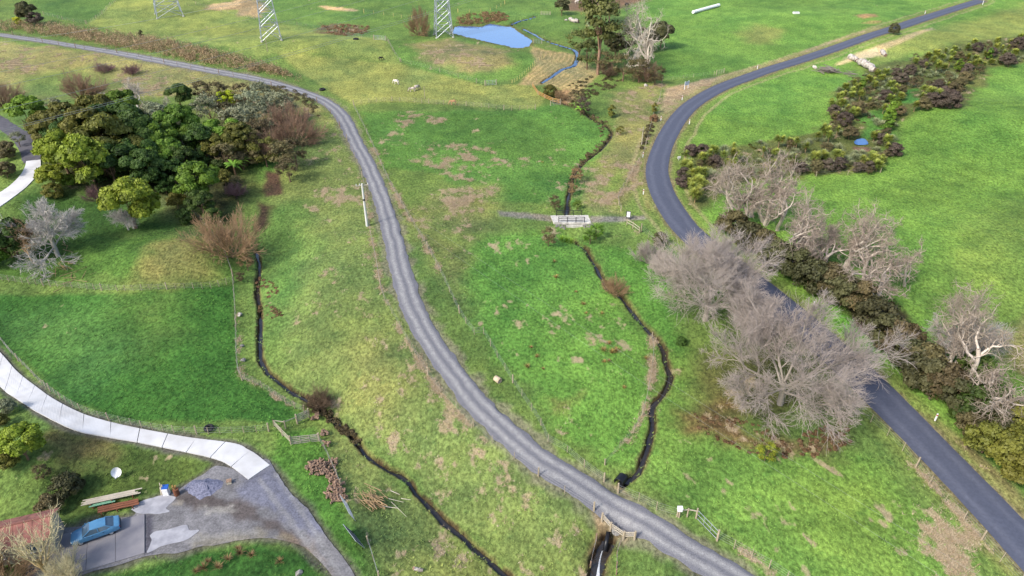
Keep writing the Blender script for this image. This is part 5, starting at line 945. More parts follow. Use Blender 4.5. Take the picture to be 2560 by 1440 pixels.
fence('drain_fence', 'short board fence beside the culvert outfall', K(2, 3, (845, 1080), (815, 1190), (785, 1320)), .9, .9, .05, m_wood, 3, 3); fence('drain_fence', 'curved brush fence beside the culvert outfall', K(2, 3, (1130, 1060), (1080, 1130), (1050, 1230), (1045, 1420)), .7, .8, .045, m_wood, 3, 5)
fence('swale_fence', 'low wire fence at the foot of the planted swale', K(3, 1, (480, 325), (725, 310), (975, 305), (1120, 290)), 6, 1.0, .06, None, 2, 99, None, False, False)
# ---- timber rails and gates
def gate(name, label, pa, pb, hgt=1.15, bars=5, mat=None, r=.025, cross=True, z0=.12, group=None, flat=False, posts=True, vert=2, mesh=None, lean=0):
    a, b_ = PG(*pa), PG(*pb); d = b_-a; e = E(name, label, 'gate', a, group); o0 = a; up = Vector((0, 0, 1)); side = d.normalized().cross(up)*lean; mt = mat or m_steel
    A = lambda t, h: a+d*t+Vector((0, 0, z0))+up*h+side*h
    for k in range(bars):
        h = hgt*(k/(bars-1)); (beam('rail', A(0, h), A(1, h), .03, .11, mt, e, o0) if flat else bar('rail', A(0, h), A(1, h), r, mt, e, 6, 1, o0))
    for k in range(vert+2):
        t = k/(vert+1); (beam if flat else bar)('stile', *((A(t, -.02), A(t, hgt+.02), .1, .04, mt, e, o0) if flat else (A(t, 0), A(t, hgt), r, mt, e, 6, 1, o0)))
    if cross: (beam('brace', A(0, 0), A(1, hgt), .025, .09, mt, e, o0) if flat else bar('brace', A(0, 0), A(.5, hgt), r*.8, mt, e, 6, 1, o0))
    if posts:
        for t in (-.03, 1.03): bar('gate_post', a+d*t-up*.2, a+d*t+up*(hgt+.35), .1, m_post, e, 8, .95, o0)
    if mesh: 
        c = [A(0, 0), A(1, 0), A(1, hgt), A(0, hgt)]; n_ = Vector((d.y, -d.x, 0)).normalized()*.012; vs = [p-o0-n_ for p in c]+[p-o0+n_ for p in c]
        ob('mesh_panel', mk('mesh_panel', vs, [[0, 1, 2, 3], [7, 6, 5, 4], [0, 4, 5, 1], [1, 5, 6, 2], [2, 6, 7, 3], [3, 7, 4, 0]], mesh), e)
    return e
gate('steel_gate', 'steel bar farm gate between the timber pen and the gravel road', K(2, 3, (1845, 868))[0], K(2, 3, (2045, 1075))[0], 1.15, 3, None, .03, False, vert=2)
gate('timber_gate', 'pale timber five bar gate beside the yard lawn', K(1, 3, (360, 125))[0], K(1, 3, (630, 95))[0], 1.05, 5, m_rail, flat=True); gate('timber_gate', 'pale timber gate at the stream corner of the dark green paddock', K(1, 2, (415, 1345))[0], K(1, 2, (530, 1290))[0], 1.05, 5, m_rail, flat=True, vert=1)
gate('steel_gate', 'bare steel gate leaning beside the firewood', (866, 1258), (890, 1305), 1.5, 6, None, .028, False, posts=False, vert=5, lean=.35); m_mesh = M('dark_mesh', S(84, 80, 78), .8, S(60, 58, 56), 8, .4)
gate('steel_gate', 'steel gate filled with dark mesh below the bare steel gate', (880, 1330), (912, 1372), 1.7, 3, None, .03, False, posts=False, vert=2, mesh=m_mesh, lean=.45)
gate('steel_gate', 'pair of steel gates on the crest by the pond pylon', (936, 99), (964, 101), 1.2, 4, None, .035, False); gate('steel_gate', 'steel gate behind the grazing ponies', (1213, 214), (1240, 212), 1.2, 4, None, .035, False); gate('steel_gate', 'steel gate at the creek end of the horse paddock', (1377, 265), (1400, 262), 1.2, 4, None, .03, False)
gate('steel_gate', 'small gate on the bank right of the pond', (1334, 108), (1354, 109), 1.1, 4, None, .03, False); gate('steel_gate', 'pale gate into the far field beside the sealed bend', (1791, 187), (1809, 183), 1.1, 4, m_rail, .035, False)
gate('steel_gate', 'small steel gate on the far stream crossing', (1353, 37), (1375, 38), 1.1, 4, m_rail, .04, False)
def railing(name, label, pts, hgt, n, mat, w=.03, h=.12, px=True, pr=.08, cat='fence'):
    P_ = [PG(*p) for p in pts]; e = E(name, label, cat, P_[0]); o0 = P_[0]
    for a, b_ in zip(P_[:-1], P_[1:]):
        for k in range(n): beam('rail', a+Vector((0, 0, hgt*(k+1)/n)), b_+Vector((0, 0, hgt*(k+1)/n)), w, h, mat, e, o0)
    for p in P_: bar('post', p-Vector((0, 0, .2)), p+Vector((0, 0, hgt+.18)), pr, m_post, e, 8, .95, o0)
    return e
railing('timber_rail', 'angled timber rails of the small paddock pen', [(686, 1066), (706, 1088), (729, 1111)], 1.0, 3, m_rail); railing('timber_rail', 'long pale top rail of the paddock pen', [(686, 1066), (714, 1070), (744, 1058)], 1.0, 1, m_rail)
railing('timber_rail', 'orange timber rail fence at the corner of the horse paddock', [(1330, 217), (1345, 238), (1362, 247), (1382, 256), (1402, 260)], 1.1, 3, m_new, .05, .14); railing('timber_pen', 'pale timber pen rail with a white box on its corner post', K(2, 3, (1668, 860), (1750, 850), (1840, 866)), 1.15, 1, m_rail, .06, .12)
railing('timber_rail', 'timber rail beside the notice board', [(1567, 562), (1582, 570), (1598, 582)], 1.0, 2, m_rail, .04, .13)
p = PG(*K(2, 3, (1663, 862))[0]); e = E('letter_box', 'white box on the corner post of the timber pen', 'box', p+Vector((0, 0, 1.15))); box('box_body', (0, 0, .25), (.5, .4, .42), m_white, e, bev=.05); box('lid', (0, 0, .48), (.54, .44, .04), m_white, e)
# ---- bridge over the middle stream
br = P(1427, 551); bl, brr = P(1384, 560), P(1478, 560); tl, tr = P(1376, 541), P(1470, 539); zt = max(bl.z, brr.z, tl.z, tr.z)-.1+.22
e = E('concrete_bridge', 'small concrete culvert bridge with black pipe railings', 'bridge', Vector((br.x, br.y, zt))); o0 = Vector(e.location)
def prism(name, pts, z0, z1, mat, parent, off):
    n = len(pts); v = [(x-off.x, y-off.y, z1-off.z) for x, y in pts]+[(x-off.x, y-off.y, z0-off.z) for x, y in pts]; f = [list(range(n))]+[list(range(2*n-1, n-1, -1))]+[[(i+1) % n, i, i+n, (i+1) % n+n] for i in range(n)]
    me = mk(name, v, f, mat)
    if me.polygons[0].normal.z < 0: me.flip_normals()
    return ob(name, me, parent)
prism('deck', [(bl.x, bl.y), (brr.x, brr.y), (tr.x, tr.y), (tl.x, tl.y)], zt-.4, zt, m_wc, e, o0)
for (ua, ub, vv, dy) in ((468, 727, 795, .12), (443, 697, 715, -.12)):
    a = PZ(1280+ua/4, 360+vv/4, zt); b_ = PZ(1280+ub/4, 360+vv/4, zt); 
    if dy > 0: a.y = bl.y+.15+(0); b_.y = brr.y+.15
    else: a.y = tl.y-.15; b_.y = tr.y-.15
    rl = E('railing', None, None, a-o0); rl.parent = e
    for h in (.35, .7, 1.05): bar('rail', Vector((0, 0, h)), b_-a+Vector((0, 0, h)), .05, m_black, rl, 6)
    for k in range(4): q_ = (b_-a)*(k/3); bar('post', q_, q_+Vector((0, 0, 1.08)), .06, m_black, rl, 6)
# headwall with its square mouth and splayed wing walls
hx = P(1432, 575); cx = (bl.x*.45+brr.x*.55)+.0; fy = min(bl.y, brr.y)-.05; hwid = 1.55; mouth = .72
for s_ in (-1, 1):
    prism('headwall', [(cx+s_*mouth, fy), (cx+s_*hwid, fy), (cx+s_*hwid, fy-.25), (cx+s_*mouth, fy-.25)], zt-2.4, zt-.42, m_wc, e, o0)
    prism('wing_wall', [(cx+s_*(hwid+.003), fy-.02), (cx+s_*(hwid+.9), fy-1.5), (cx+s_*(hwid+.68), fy-1.6), (cx+s_*(hwid-.22), fy-.27)], zt-2.6, zt-1.0, m_wc, e, o0)
prism('lintel', [(cx-hwid, fy+.003), (cx+hwid, fy+.003), (cx+hwid, fy-.32), (cx-hwid, fy-.32)], zt-.9, zt-.405, m_wc, e, o0)
prism('culvert_floor', [(cx-hwid, fy+2.6), (cx+hwid, fy+2.6), (cx+hwid, fy-1.5), (cx-hwid, fy-1.5)], zt-2.5, zt-2.05, m_wc, e, o0)
prism('mouth_shade_panel', [(cx-mouth-.2, fy+1.6), (cx+mouth+.2, fy+1.6), (cx+mouth+.2, fy+1.4), (cx-mouth-.2, fy+1.4)], zt-2.4, zt-.41, m_black, e, o0)  # black panel standing in for the shade inside the open mouth
_rock = []
import bmesh
for i in range(3):
    bm = bmesh.new(); bmesh.ops.create_icosphere(bm, subdivisions=1, radius=.5); rr = random.Random(i+40)
    for w_ in bm.verts: w_.co *= rr.uniform(.7, 1.15)
    me = bpy.data.meshes.new('stone'); bm.to_mesh(me); bm.free(); _rock.append(me)
rp = E('rock_riprap', 'grey rock facing beside the bridge wing walls', 'rocks', Vector((cx, fy, zt-.6))); rr = random.Random(3)
for i in range(70):
    s_ = rr.choice((-1, 1)); x = cx+s_*(hwid+rr.uniform(.15, 1.9)); y = fy-rr.uniform(-.05, .9); s = rr.uniform(.22, .42); z = max(zt-.45-(fy-y)*.9-rr.uniform(0, .25), float(hf(x, y))); ob('stone', _rock[i % 3], rp, (x-cx, y-fy, z-zt+.6), m_stone, (rr.random()*6, rr.random()*6, 0), (s, s, s*.8))
# plants at the outlet
for du, dv, s in ((1405, 600, .8), (1416, 604, .9), (1428, 606, .8), (1462, 600, .9)):
    p = P(du, dv); ee = E('flax_bush', 'green leafy flax at the bridge outlet', 'flax', p, 'flax at the bridge outlet', du); ob('leaf_fan', PROTO['flax'][du % 2], ee, (0, 0, -.05), LF['fern'], None, (s, s, s))
# notice board
p = PG(1570, 549); e = E('notice_board', 'white notice board in a dark frame by the bridge path', 'sign', p, None, -.25); box('panel', (0, 0, 1.05), (.62, .05, 1.1), m_white, e)
for x in (-.36, .36): box('post', (x, 0, .85), (.09, .09, 1.75), m_black, e)
box('top_frame', (0, 0, 1.66), (.63, .08, .09), m_black, e); box('bottom_frame', (0, 0, .45), (.63, .08, .09), m_black, e)
# ---- culvert pipes
def pipe(name, label, pa, pb, r, mat, z=0.0, ribs=0, wall=.05):
    a, b_ = pa, pb; e = E(name, label, 'pipe', a); d = b_-a; n = 14; a_ = np.arange(n)*2*np.pi/n; k = 2+ribs*2; Lh = d.length; V = []; Fc = []
    tt = np.linspace(0, Lh, max(2, ribs*2+2)); ring = [(t, r*(1.08 if i % 2 else 1.0)) for i, t in enumerate(tt)]+[(Lh, r-wall), (0, r-wall)]
    for t, rr_ in ring: V += [(math.cos(x)*rr_, math.sin(x)*rr_, t) for x in a_]
    m_ = len(ring)
    for i in range(m_):
        for j in range(n): Fc.append([i*n+j, i*n+(j+1) % n, ((i+1) % m_)*n+(j+1) % n, ((i+1) % m_)*n+j])
    ob('barrel', mk('barrel', V, Fc, mat, True), e, (0, 0, 0), rot=d.to_track_quat('Z', 'Y').to_euler()); return e
a = PG(1558, 1197)+Vector((0, 0, .45)); b_ = PG(1545, 1216); pipe('culvert_pipe', 'black ribbed culvert pipe where the stream meets the gravel road', a, Vector((b_.x, b_.y, a.z)), .55, m_pipe, ribs=6)
a = PG(1521, 1333)+Vector((0, 0, 1.0)); b_ = PG(1512, 1372)+Vector((0, 0, .5)); pipe('outfall_pipe', 'long black outfall pipe below the gravel road', a, b_, .24, m_pipe)
a = P(1238, 950)+Vector((0, 0, .35)); b_ = P(1250, 958)+Vector((0, 0, .35)); pipe('drain_pipe', 'short tan clay drain pipe lying by the boundary fence', a, b_, .38, M('clay', S(206, 186, 158), .9), wall=.06)
# timber headwall over the outfall
e0 = P(1504, 1300); e = E('culvert_headwall', 'timber railing and headwall over the culvert outfall', 'railing', e0); o0 = e0
pp = [PG(*q) for q in K(2, 3, (900, 890), (985, 985), (1115, 1075), (1225, 1075))]; pp = [Vector((q.x, q.y, float(hv(q.x, q.y)))) for q in pp]
for q in pp: bar('post', q-Vector((0, 0, .5)), q+Vector((0, 0, 1.25)), .13, m_post, e, 8, .95, o0)
for a, b_ in zip(pp[:-1], pp[1:]):
    for h in (.55, .85, 1.1): beam('rail', a+Vector((0, 0, h)), b_+Vector((0, 0, h)), .06, .1, m_rail, e, o0)
q = PG(*K(2, 3, (1040, 1005))[0]); bar('round_cover', q+Vector((0, 0, .25)), q+Vector((0, -.12, .34)), .48, m_stone, e, 16, 1, o0)
# ---- pylons
def pylon(label, u, v, half, rz, H=34.0):
    p = P(u, v); e = E('lattice_pylon', label, 'pylon', p, None, rz); hw_ = lambda z: half*(1-.0)*(1-z/H*.83) if z < 26 else half*.28
    lev = [0, 4.2, 8.2, 11.8, 15.0, 18.0, 20.8, 23.4, 26, 29, 32, H]; cs = [(1, 1), (-1, 1), (-1, -1), (1, -1)]
    pt = lambda c, z: Vector((cs[c][0]*hw_(z), cs[c][1]*hw_(z), z))
    for c in range(4):
        bar('footing', (pt(c, 0).x, pt(c, 0).y, -.6), (pt(c, 0).x, pt(c, 0).y, .25), .35, m_wc, e, 8)
        for a, b_ in zip(lev[:-1], lev[1:]): bar('leg', pt(c, a), pt(c, b_), .15 if a < 15 else .1, m_steel, e, 4)
        for i, (a, b_) in enumerate(zip(lev[:-1], lev[1:])):
            d = (c+1) % 4; bar('brace', pt(c, a), pt(d, b_), .085, m_steel, e, 4); bar('brace', pt(d, a), pt(c, b_), .085, m_steel, e, 4); bar('girt', pt(c, b_), pt(d, b_), .085, m_steel, e, 4)
            if a < 16:
                mid = (pt(c, a)+pt(d, a)+pt(c, b_)+pt(d, b_))/4; bar('sub_brace', (pt(c, a)+pt(c, b_))/2, mid, .045, m_steel, e, 4); bar('sub_brace', (pt(d, a)+pt(d, b_))/2, mid, .045, m_steel, e, 4)
    for z, w in ((25, 5.5), (28.5, 4.6), (32, 3.8)):
        for s_ in (-1, 1):
            for y in (-.6, .6): bar('arm', (s_*hw_(z), y*half*.25, z), (s_*w, 0, z+.2), .06, m_steel, e, 4)
            bar('arm', (s_*hw_(z), 0, z+1.3), (s_*w, 0, z+.2), .05, m_steel, e, 4); bar('insulator', (s_*w, 0, z+.2), (s_*w, 0, z-1.4), .09, m_black, e, 6)
    return e
pylon('galvanised lattice pylon on the hill above the gorse hedge', 678, 97, 3.0, .35); pylon('galvanised lattice pylon beside the blue pond', 1109, 90, 2.9, .25); pylon('galvanised lattice pylon on the far left hill, only its legs in view', 423, 38, 4.6, .5)
for i, (u0, v0, u1, v1) in enumerate(((-120, 356, 1290, -40), (-120, 361, 1300, -38), (-120, 303, 1180, -42), (-120, 241, 1050, -40), (-120, 202, 960, -40), (-120, 120, 720, -20), (-120, 430, 1420, -30))):
    if i == 6: continue
    a = P(u0, v0, 14)+Vector((0, 0, 14)); b_ = P(u1, v1, 22)+Vector((0, 0, 22)); t = np.linspace(0, 1, 40)[:, None]; pts = np.array(a)*(1-t)+np.array(b_)*t; pts[:, 2] -= 4*1.2*(t*(1-t))[:, 0]
    e = E('power_line', 'thin overhead conductor strung across the upper paddocks', 'cable', a, 'overhead conductors of the pylon line'); ob('conductor', tubes([((pts-np.array(a))[None], np.full((1, 40), .028), 4)], 'conductor'), e, mat=m_wire)
# ---- poles
def pole(name, label, u, v, h, r, mat, arm=0.0, az=0):
    p = P(u, v); e = E(name, label, 'pole', p, None, az); bar('shaft', (0, 0, -.3), (0, 0, h), r, mat, e, 8, .7)
    if arm:
        beam('crossarm', (-arm, 0, h-.3), (arm, 0, h-.3), .12, .14, m_rail, e)
        for x in (-arm*.9, -arm*.4, arm*.9): bar('insulator', (x, 0, h-.25), (x, 0, h+.05), .06, m_white, e, 6)
    return e
pp = pole('power_pole', 'pale concrete power pole with a crossarm beside the gravel road', 918, 565, 8.2, .24, m_pole, 1.1, .3); bar('steel_band', (0, 0, 5.0), (0, 0, 5.35), .225, m_black, pp, 8)
p0 = Vector(pp.location)+Vector((0, 0, 8.2))
for k in (-1, 1):
    a = p0+Vector((k*1.0, k*.3, 0)); b_ = P(2560, 1540, 7)+Vector((k*1.0, k*.8, 7)); t = np.linspace(0, 1, 30)[:, None]; pts = np.array(a)*(1-t)+np.array(b_)*t; pts[:, 2] -= 4*1.0*(t*(1-t))[:, 0]
    e = E('service_wire', 'fine wire strung from the concrete pole over the valley flat', 'cable', a, 'fine wires from the concrete pole'); ob('conductor', tubes([((pts-np.array(a))[None], np.full((1, 30), .007), 3)], 'conductor'), e, mat=m_wire)
pole('timber_pole', 'slim timber pole beside the sealed bend', 1604, 362, 4.2, .1, m_rail); pole('timber_pole', 'slim timber pole inside the horse paddock fence', 1062, 246, 3.2, .08, m_post); pole('timber_pole', 'slim timber pole below the hill pylon', 669, 128, 4.2, .09, m_post)
# ---- road furniture
for u, v, lb in ((1893, 172, 'white road marker post beyond the sealed bend'), (1705, 250, 'white road marker post on the outer curve above the bend'), (1652, 302, 'white road marker post on the outer curve at the bend'), (1723, 311, 'white road marker post on the inner side of the bend'), (1607, 394, 'white road marker post at the tightest part of the bend'), (1608, 487, 'white road marker post on the gravel pull-off'), (2312, 35, 'white road marker post on the far straight'), (2337, 1052, 'white road marker post with a red band below the shelter belt'), (2032, 770, 'white road marker post half hidden by grey twigs'), (2456, 12, 'tall white post where the road leaves the valley')):
    p = PG(u, v); e = E('marker_post', lb, 'post', p, None); hh = 2.0 if u == 2456 else 1.15; box('post', (0, 0, hh/2), (.16, .12, hh), m_white, e, bev=.05); box('reflector', (0, -.002, hh*.8), (.163, .124, .16), M('red_reflector', S(190, 50, 40), .4), e)
p = PG(1716, 222); e = E('road_sign', 'pale road sign on two white posts at the outer bend', 'sign', p, None, .75); box('panel', (0, 0, 1.5), (2.0, .05, 1.0), M('sign_back', S(196, 208, 222), .5), e)
for x in (-.85, .85): box('post', (x, .09, 1.0), (.14, .12, 2.2), m_white, e)
p = PG(1697, 400); e = E('small_sign', 'small white plate on the inner verge by the cabbage trees', 'sign', p, None, .3); box('panel', (0, 0, .6), (.75, .05, .5), m_white, e); box('post', (0, .06, .4), (.08, .06, .9), m_white, e)
# ---- bales
a, b_ = P(1734, 34), P(1795, 17); n_ = 14
bm = bmesh.new(); bmesh.ops.create_cone(bm, cap_ends=True, segments=20, radius1=.62, radius2=.62, depth=1.2); bmesh.ops.bevel(bm, geom=[x for x in bm.edges if len(x.link_faces) == 2 and abs(x.link_faces[0].normal.z-x.link_faces[1].normal.z) > .5], offset=.12, segments=2, affect='EDGES'); bme = bpy.data.meshes.new('bale'); bm.to_mesh(bme); bm.free(); m_bale = M('bale_wrap', S(240, 242, 244), .4, S(222, 226, 230), 3, .1)
for k in range(n_):
    p = a+(b_-a)*(k/(n_-1)); p.z = float(hv(p.x, p.y)); o = ob('wrapped_bale', bme, None, p+Vector((0, 0, .6)), m_bale, (math.pi/2, 0, math.atan2(b_.y-a.y, b_.x-a.x)+math.pi/2+RND.uniform(-.05, .05))); tag(o, ORD[k]+' white wrapped bale in the far row, counted from its low end', 'bale', 'row of wrapped bales')
# ---- animals: one skinned body each
def animal(name, label, u, v, rz, mat, s=1.0, graze=True, cow=False, group=None, tailmat=None):
    p = P(u, v); me = bpy.data.meshes.new(name+'_body'); hz = .55 if graze else 1.55
    J = [((-.55, 0, 1.12), .27), ((-.1, 0, 1.08), .31), ((.42, 0, 1.1), .28), ((.78, 0, 1.12 if graze else 1.4), .17), ((1.08, 0, .72 if graze else 1.68), .12), ((1.22, 0, .38 if graze else 1.66), .11), ((1.34, 0, .16 if graze else 1.5), .07)]
    Eg = [(i, i+1) for i in range(6)]
    for sx_, sy in ((-.6, .17), (-.6, -.17), (.45, .15), (.45, -.15)):
        b0 = len(J); k = RND.uniform(-.1, .1); J += [((sx_, sy, .85), .14), ((sx_+k*.5+(.06 if sx_ < 0 else 0), sy, .48), .075), ((sx_+k, sy, .22), .05), ((sx_+k+.03, sy, .03), .06)]; Eg += [(0 if sx_ < 0 else 2, b0), (b0, b0+1), (b0+1, b0+2), (b0+2, b0+3)]
    me.from_pydata([j[0] for j in J], Eg, []); me.update(); e = E(name, label, 'cow' if cow else 'horse', p, group, rz, s); o = ob('body', me, e, mat=None); me.materials.append(mat)
    md = o.modifiers.new('skin', 'SKIN'); 
    if not me.skin_vertices: 
        bm_ = bmesh.new(); bm_.from_mesh(me); bm_.verts.layers.skin.verify(); bm_.to_mesh(me); bm_.free()
    for sv, (q, r_) in zip(me.skin_vertices[0].data, J): sv.radius = (r_, r_)
    me.skin_vertices[0].data[1].use_root = True; o.modifiers.new('sub', 'SUBSURF').levels = 1; o.modifiers['sub'].render_levels = 1
    ob('tail', tubes([(np.array([[[-.78, 0, 1.2], [-.92, 0, .95], [-.95, 0, .45]]]), np.array([[.05, .07, .03]]), 5)], 'tail'), e, mat=tailmat or mat)
    if not cow: ob('mane', tubes([(np.array([[[.5, 0, 1.4], [.85, 0, 1.28 if graze else 1.6], [1.1, 0, .86 if graze else 1.84]]]), np.array([[.05, .07, .04]]), 5)], 'mane'), e, mat=tailmat or mat)
    for y in (-.08, .08): bar('ear', (1.12, y, .84 if graze else 1.78), (1.1, y*1.6, .98 if graze else 1.95), .03, mat, e, 5, .3)
    return e
m_wh = M('white_coat', S(236, 228, 214), .8, S(210, 198, 182), 1.5, .2); m_pied = M('pied_coat', S(228, 214, 200), .8, S(70, 46, 38), 1.1, .5); m_bay = M('tan_coat', S(196, 150, 108), .8, S(170, 126, 88), 2, .2); m_bk = M('black_coat', S(44, 40, 40), .8, S(30, 28, 28), 2, .2)
animal('horse', 'white pony grazing alone in the horse paddock', 991, 211, 1.1+math.pi/2, m_wh, 1.0); animal('horse', 'pied pony grazing on the left of a pair', 1031, 230, 3.4, m_pied, .95); animal('horse', 'pied pony with dark hindquarters on the right of a pair', 1042, 226, .9, m_pied, 1.05); animal('horse', 'tan pony grazing against the near paddock fence', 1133, 262, 3.3, m_bay, .95)
animal('horse', 'small black pony at the back of the horse paddock', 952, 151, .4, m_bk, .8)
animal('cow', 'white cow on the bare brown paddock', 1442, 9, .3, m_wh, 1.0, False, True); 
for u, v in ((1532, 8), (1543, 19), (1566, 16)): animal('cow', 'black cow at the edge of the bare brown paddock', u, v, RND.uniform(0, 6), m_bk, 1.0, True, True, 'black cows on the brown paddock')
# ---- tyres and troughs
def torus(R_, r_, n=16, k=8):
    V = []; Fc = []
    for i in range(n):
        for j in range(k): a, b_ = i*2*math.pi/n, j*2*math.pi/k; V.append(((R_+r_*math.cos(b_))*math.cos(a), (R_+r_*math.cos(b_))*math.sin(a), r_*math.sin(b_)*1.2))
    for i in range(n):
        for j in range(k): Fc.append([i*k+j, ((i+1) % n)*k+j, ((i+1) % n)*k+(j+1) % k, i*k+(j+1) % k])
    return mk('tyre', V, Fc, None, True)
TY = torus(.45, .17)
for u, v, s, lb in ((523, 1073, 1.0, 'black tyre trough on the driveway fence line'), (890, 100, 1.5, 'black tyre trough below the pylon gates'), (806, 226, 1.4, 'black tyre on the bank of the gravel bend')):
    p = P(u, v); o = ob('rubber_tyre', TY, None, p+Vector((0, 0, .2*s)), m_tyre, None, (s, s, s)); tag(o, lb, 'tyre')
p = P(1990, 34); e = E('water_trough', 'pale water trough in the far field', 'trough', p, None, .1); 
for dx, dy, sx_, sy in ((0, .55, 2.2, .1), (0, -.55, 2.2, .1), (1.05, 0, .1, 1.0), (-1.05, 0, .1, 1.0)): box('side', (dx, dy, .3), (sx_, sy, .6), m_white, e)
box('water', (0, 0, .42), (2.0, 1.0, .04), m_strm, e)
# ---- firewood heaps, brush piles, logs
def heap(name, label, px, n, mat, seed, cat='wood pile', ln=(.3, .55), r=(.09, .17), hgt=.5):
    rr = random.Random(seed); xy = np.array(PL(px)); c = xy.mean(0); e = E(name, label, cat, (float(c[0]), float(c[1]), float(hv(*c))))
    old = globals()['_pr']; globals()['_pr'] = rr
    for i in range(n):
        q = P(*rand_in(px)); d = np.hypot(q.x-c[0], q.y-c[1]); z = hgt*max(.15, 1-d/1.8)*rr.random()
        L_ = rr.uniform(*ln); ob('log', unit_cyl(5, .9), e, (q.x-c[0], q.y-c[1], q.z-e.location.z+z+.05), mat, (rr.uniform(.9, 1.6), rr.uniform(-.5, .5), rr.uniform(0, 6.3)), (rr.uniform(*r), rr.uniform(*r), L_))
    globals()['_pr'] = old; return e
heap('firewood_heap', 'tumbled heap of split firewood by the fence, nearer the timber gate', [(766, 1172), (778, 1155), (800, 1152), (826, 1160), (828, 1180), (812, 1192), (785, 1185)], 110, m_wood, 1); heap('firewood_heap', 'long tumbled heap of split firewood above the bare steel gate', [(822, 1180), (836, 1176), (845, 1200), (858, 1225), (863, 1248), (848, 1256), (830, 1252), (814, 1236), (824, 1215)], 150, m_wood, 2)
heap('stump_pieces', 'small pile of cut wood at the stream fence corner', [(780, 1038), (792, 1040), (792, 1052), (782, 1054)], 14, m_wood, 3)
for i, (u, v) in enumerate(((813, 1087), (818, 1112), (837, 1160))): heap('stump_pieces', 'few wood offcuts beside the yard fence', [(u-8, v-5), (u+8, v-5), (u+9, v+6), (u-8, v+6)], 14, m_wood, 6+i)['group'] = 'wood offcuts by the yard fence'
def sticks(name, label, u, v, n, L_, sp, mat, seed, r=.035, flat=.35, az=None):
    rr = random.Random(seed); p = P(u, v); e = E(name, label, 'brush pile', p)
    for i in range(n):
        a = rr.uniform(0, 6.28) if az is None else az+rr.gauss(0, .35); x, y = rr.gauss(0, sp), rr.gauss(0, sp); l = L_*rr.uniform(.5, 1.3); z = .08+flat*rr.random(); bar('stick', (x-math.cos(a)*l/2, y-math.sin(a)*l/2, z), (x+math.cos(a)*l/2, y+math.sin(a)*l/2, z+rr.uniform(-.2, .3)), r*rr.uniform(.6, 1.4), mat, e, 5, .5)
    return e
sticks('brush_pile', 'heap of cut pale branches in the lower paddock', 932, 1252, 46, 2.0, .6, BK['tan'], 3, .045, .5, 2.5); sticks('fallen_branches', 'long pale fallen branch beside the cut branch heap', 985, 1262, 5, 2.2, .5, BK['pale'], 8, .04, .2, -.5)
sticks('fallen_branches', 'tan fallen branches below the silver tree', 160, 668, 12, 2.6, 1.0, BK['tan'], 4, .05, .3, -.5); sticks('fallen_branches', 'tan fallen branches on the top fence of the dark green paddock', 178, 698, 14, 2.4, 1.2, BK['tan'], 5, .05, .3)
sticks('fallen_branches', 'few tan sticks between the silver tree and the paddock', 170, 625, 6, 2.0, 1.0, BK['tan'], 6, .04, .2, -.6); sticks('brush_pile', 'grey heap of dead brush beside the great silver log', 2073, 181, 90, 2.8, 1.2, BK['grey'], 7, .1, 1.3); sticks('brush_pile', 'low grey brush below the great silver log', 2125, 186, 20, 2.5, 1.2, BK['grey'], 9, .07, .4, -.4)
def log(name, label, pa, pb, r, mat=None, group=None):
    a, b_ = P(*pa), P(*pb); e = E(name, label, 'log', a, group); d = b_-a; k = 9; pts = np.array([[d.x*t, d.y*t, d.z*t+r*.8] for t in np.linspace(0, 1, k)]); rr = np.random.RandomState(int(pa[0])); pts[1:-1] += rr.normal(size=(k-2, 3))*r*.15; rad = r*rr.uniform(.82, 1.12, k)*np.linspace(1.1, .85, k)
    ob('trunk', tubes([(pts[None], rad[None], 9)], 'log'), e, mat=mat or m_log)
    for t in (0, -1): bar('cut_end', pts[t], pts[t]+(pts[t]-pts[1 if t == 0 else -2])*.04, float(rad[t])*.98, m_wood, e, 9)
    bar('stub', pts[k//2], pts[k//2]+np.array([r*.9, r*.6, r*1.2]), r*.22, mat or m_log, e, 6, .7); return e
log('fallen_log', 'great silver split log lying below the sealed road', (2148, 160), (2186, 182), 1.0); log('fallen_log', 'silver log end broken off the great log', (2124, 146), (2142, 156), .75); log('fallen_log', 'slim silver log against the great split log', (2138, 152), (2166, 170), .5); log('fallen_log', 'short grey log on the pale sawdust', (2203, 131), (2213, 142), .6); log('fallen_log', 'thick pale log on the far stream paddock', (1424, 54), (1446, 57), .75); log('fallen_log', 'grey log lying in the lower paddock', (1035, 1424), (1058, 1428), .2)
log('fallen_log', 'pale fallen trunk at the edge of the native bush', (440, 347), (470, 352), .16, BK['tan']); log('fallen_log', 'leaning pale dead trunk beside the brown round bush', (212, 245), (268, 212), .2, BK['tan'])
def rock(label, u, v, s):
    p = P(u, v); o = ob('boulder', _rock[u % 3], None, p+Vector((0, 0, s*.2)), m_stone if s < 1 else m_log, (.3, .2, u), (s, s*1.1, s*.7)); tag(o, label, 'rock')
rock('pale boulder beside the brush heap', 2036, 171, 1.8); rock('pale stone at the far stream paddock', 1415, 52, 1.4); rock('white stone in the rough grass by the dead trees', 1614, 216, 1.3); rock('pink stone beside the stream fence, highest of three', 600, 789, 1.0); rock('pale stone beside the stream fence, middle of three', 605, 866, .7); rock('dark topped stone beside the stream fence, lowest of three', 608, 902, .8); rock('grey stone below the yard', 380*2-10, 1434, .9)
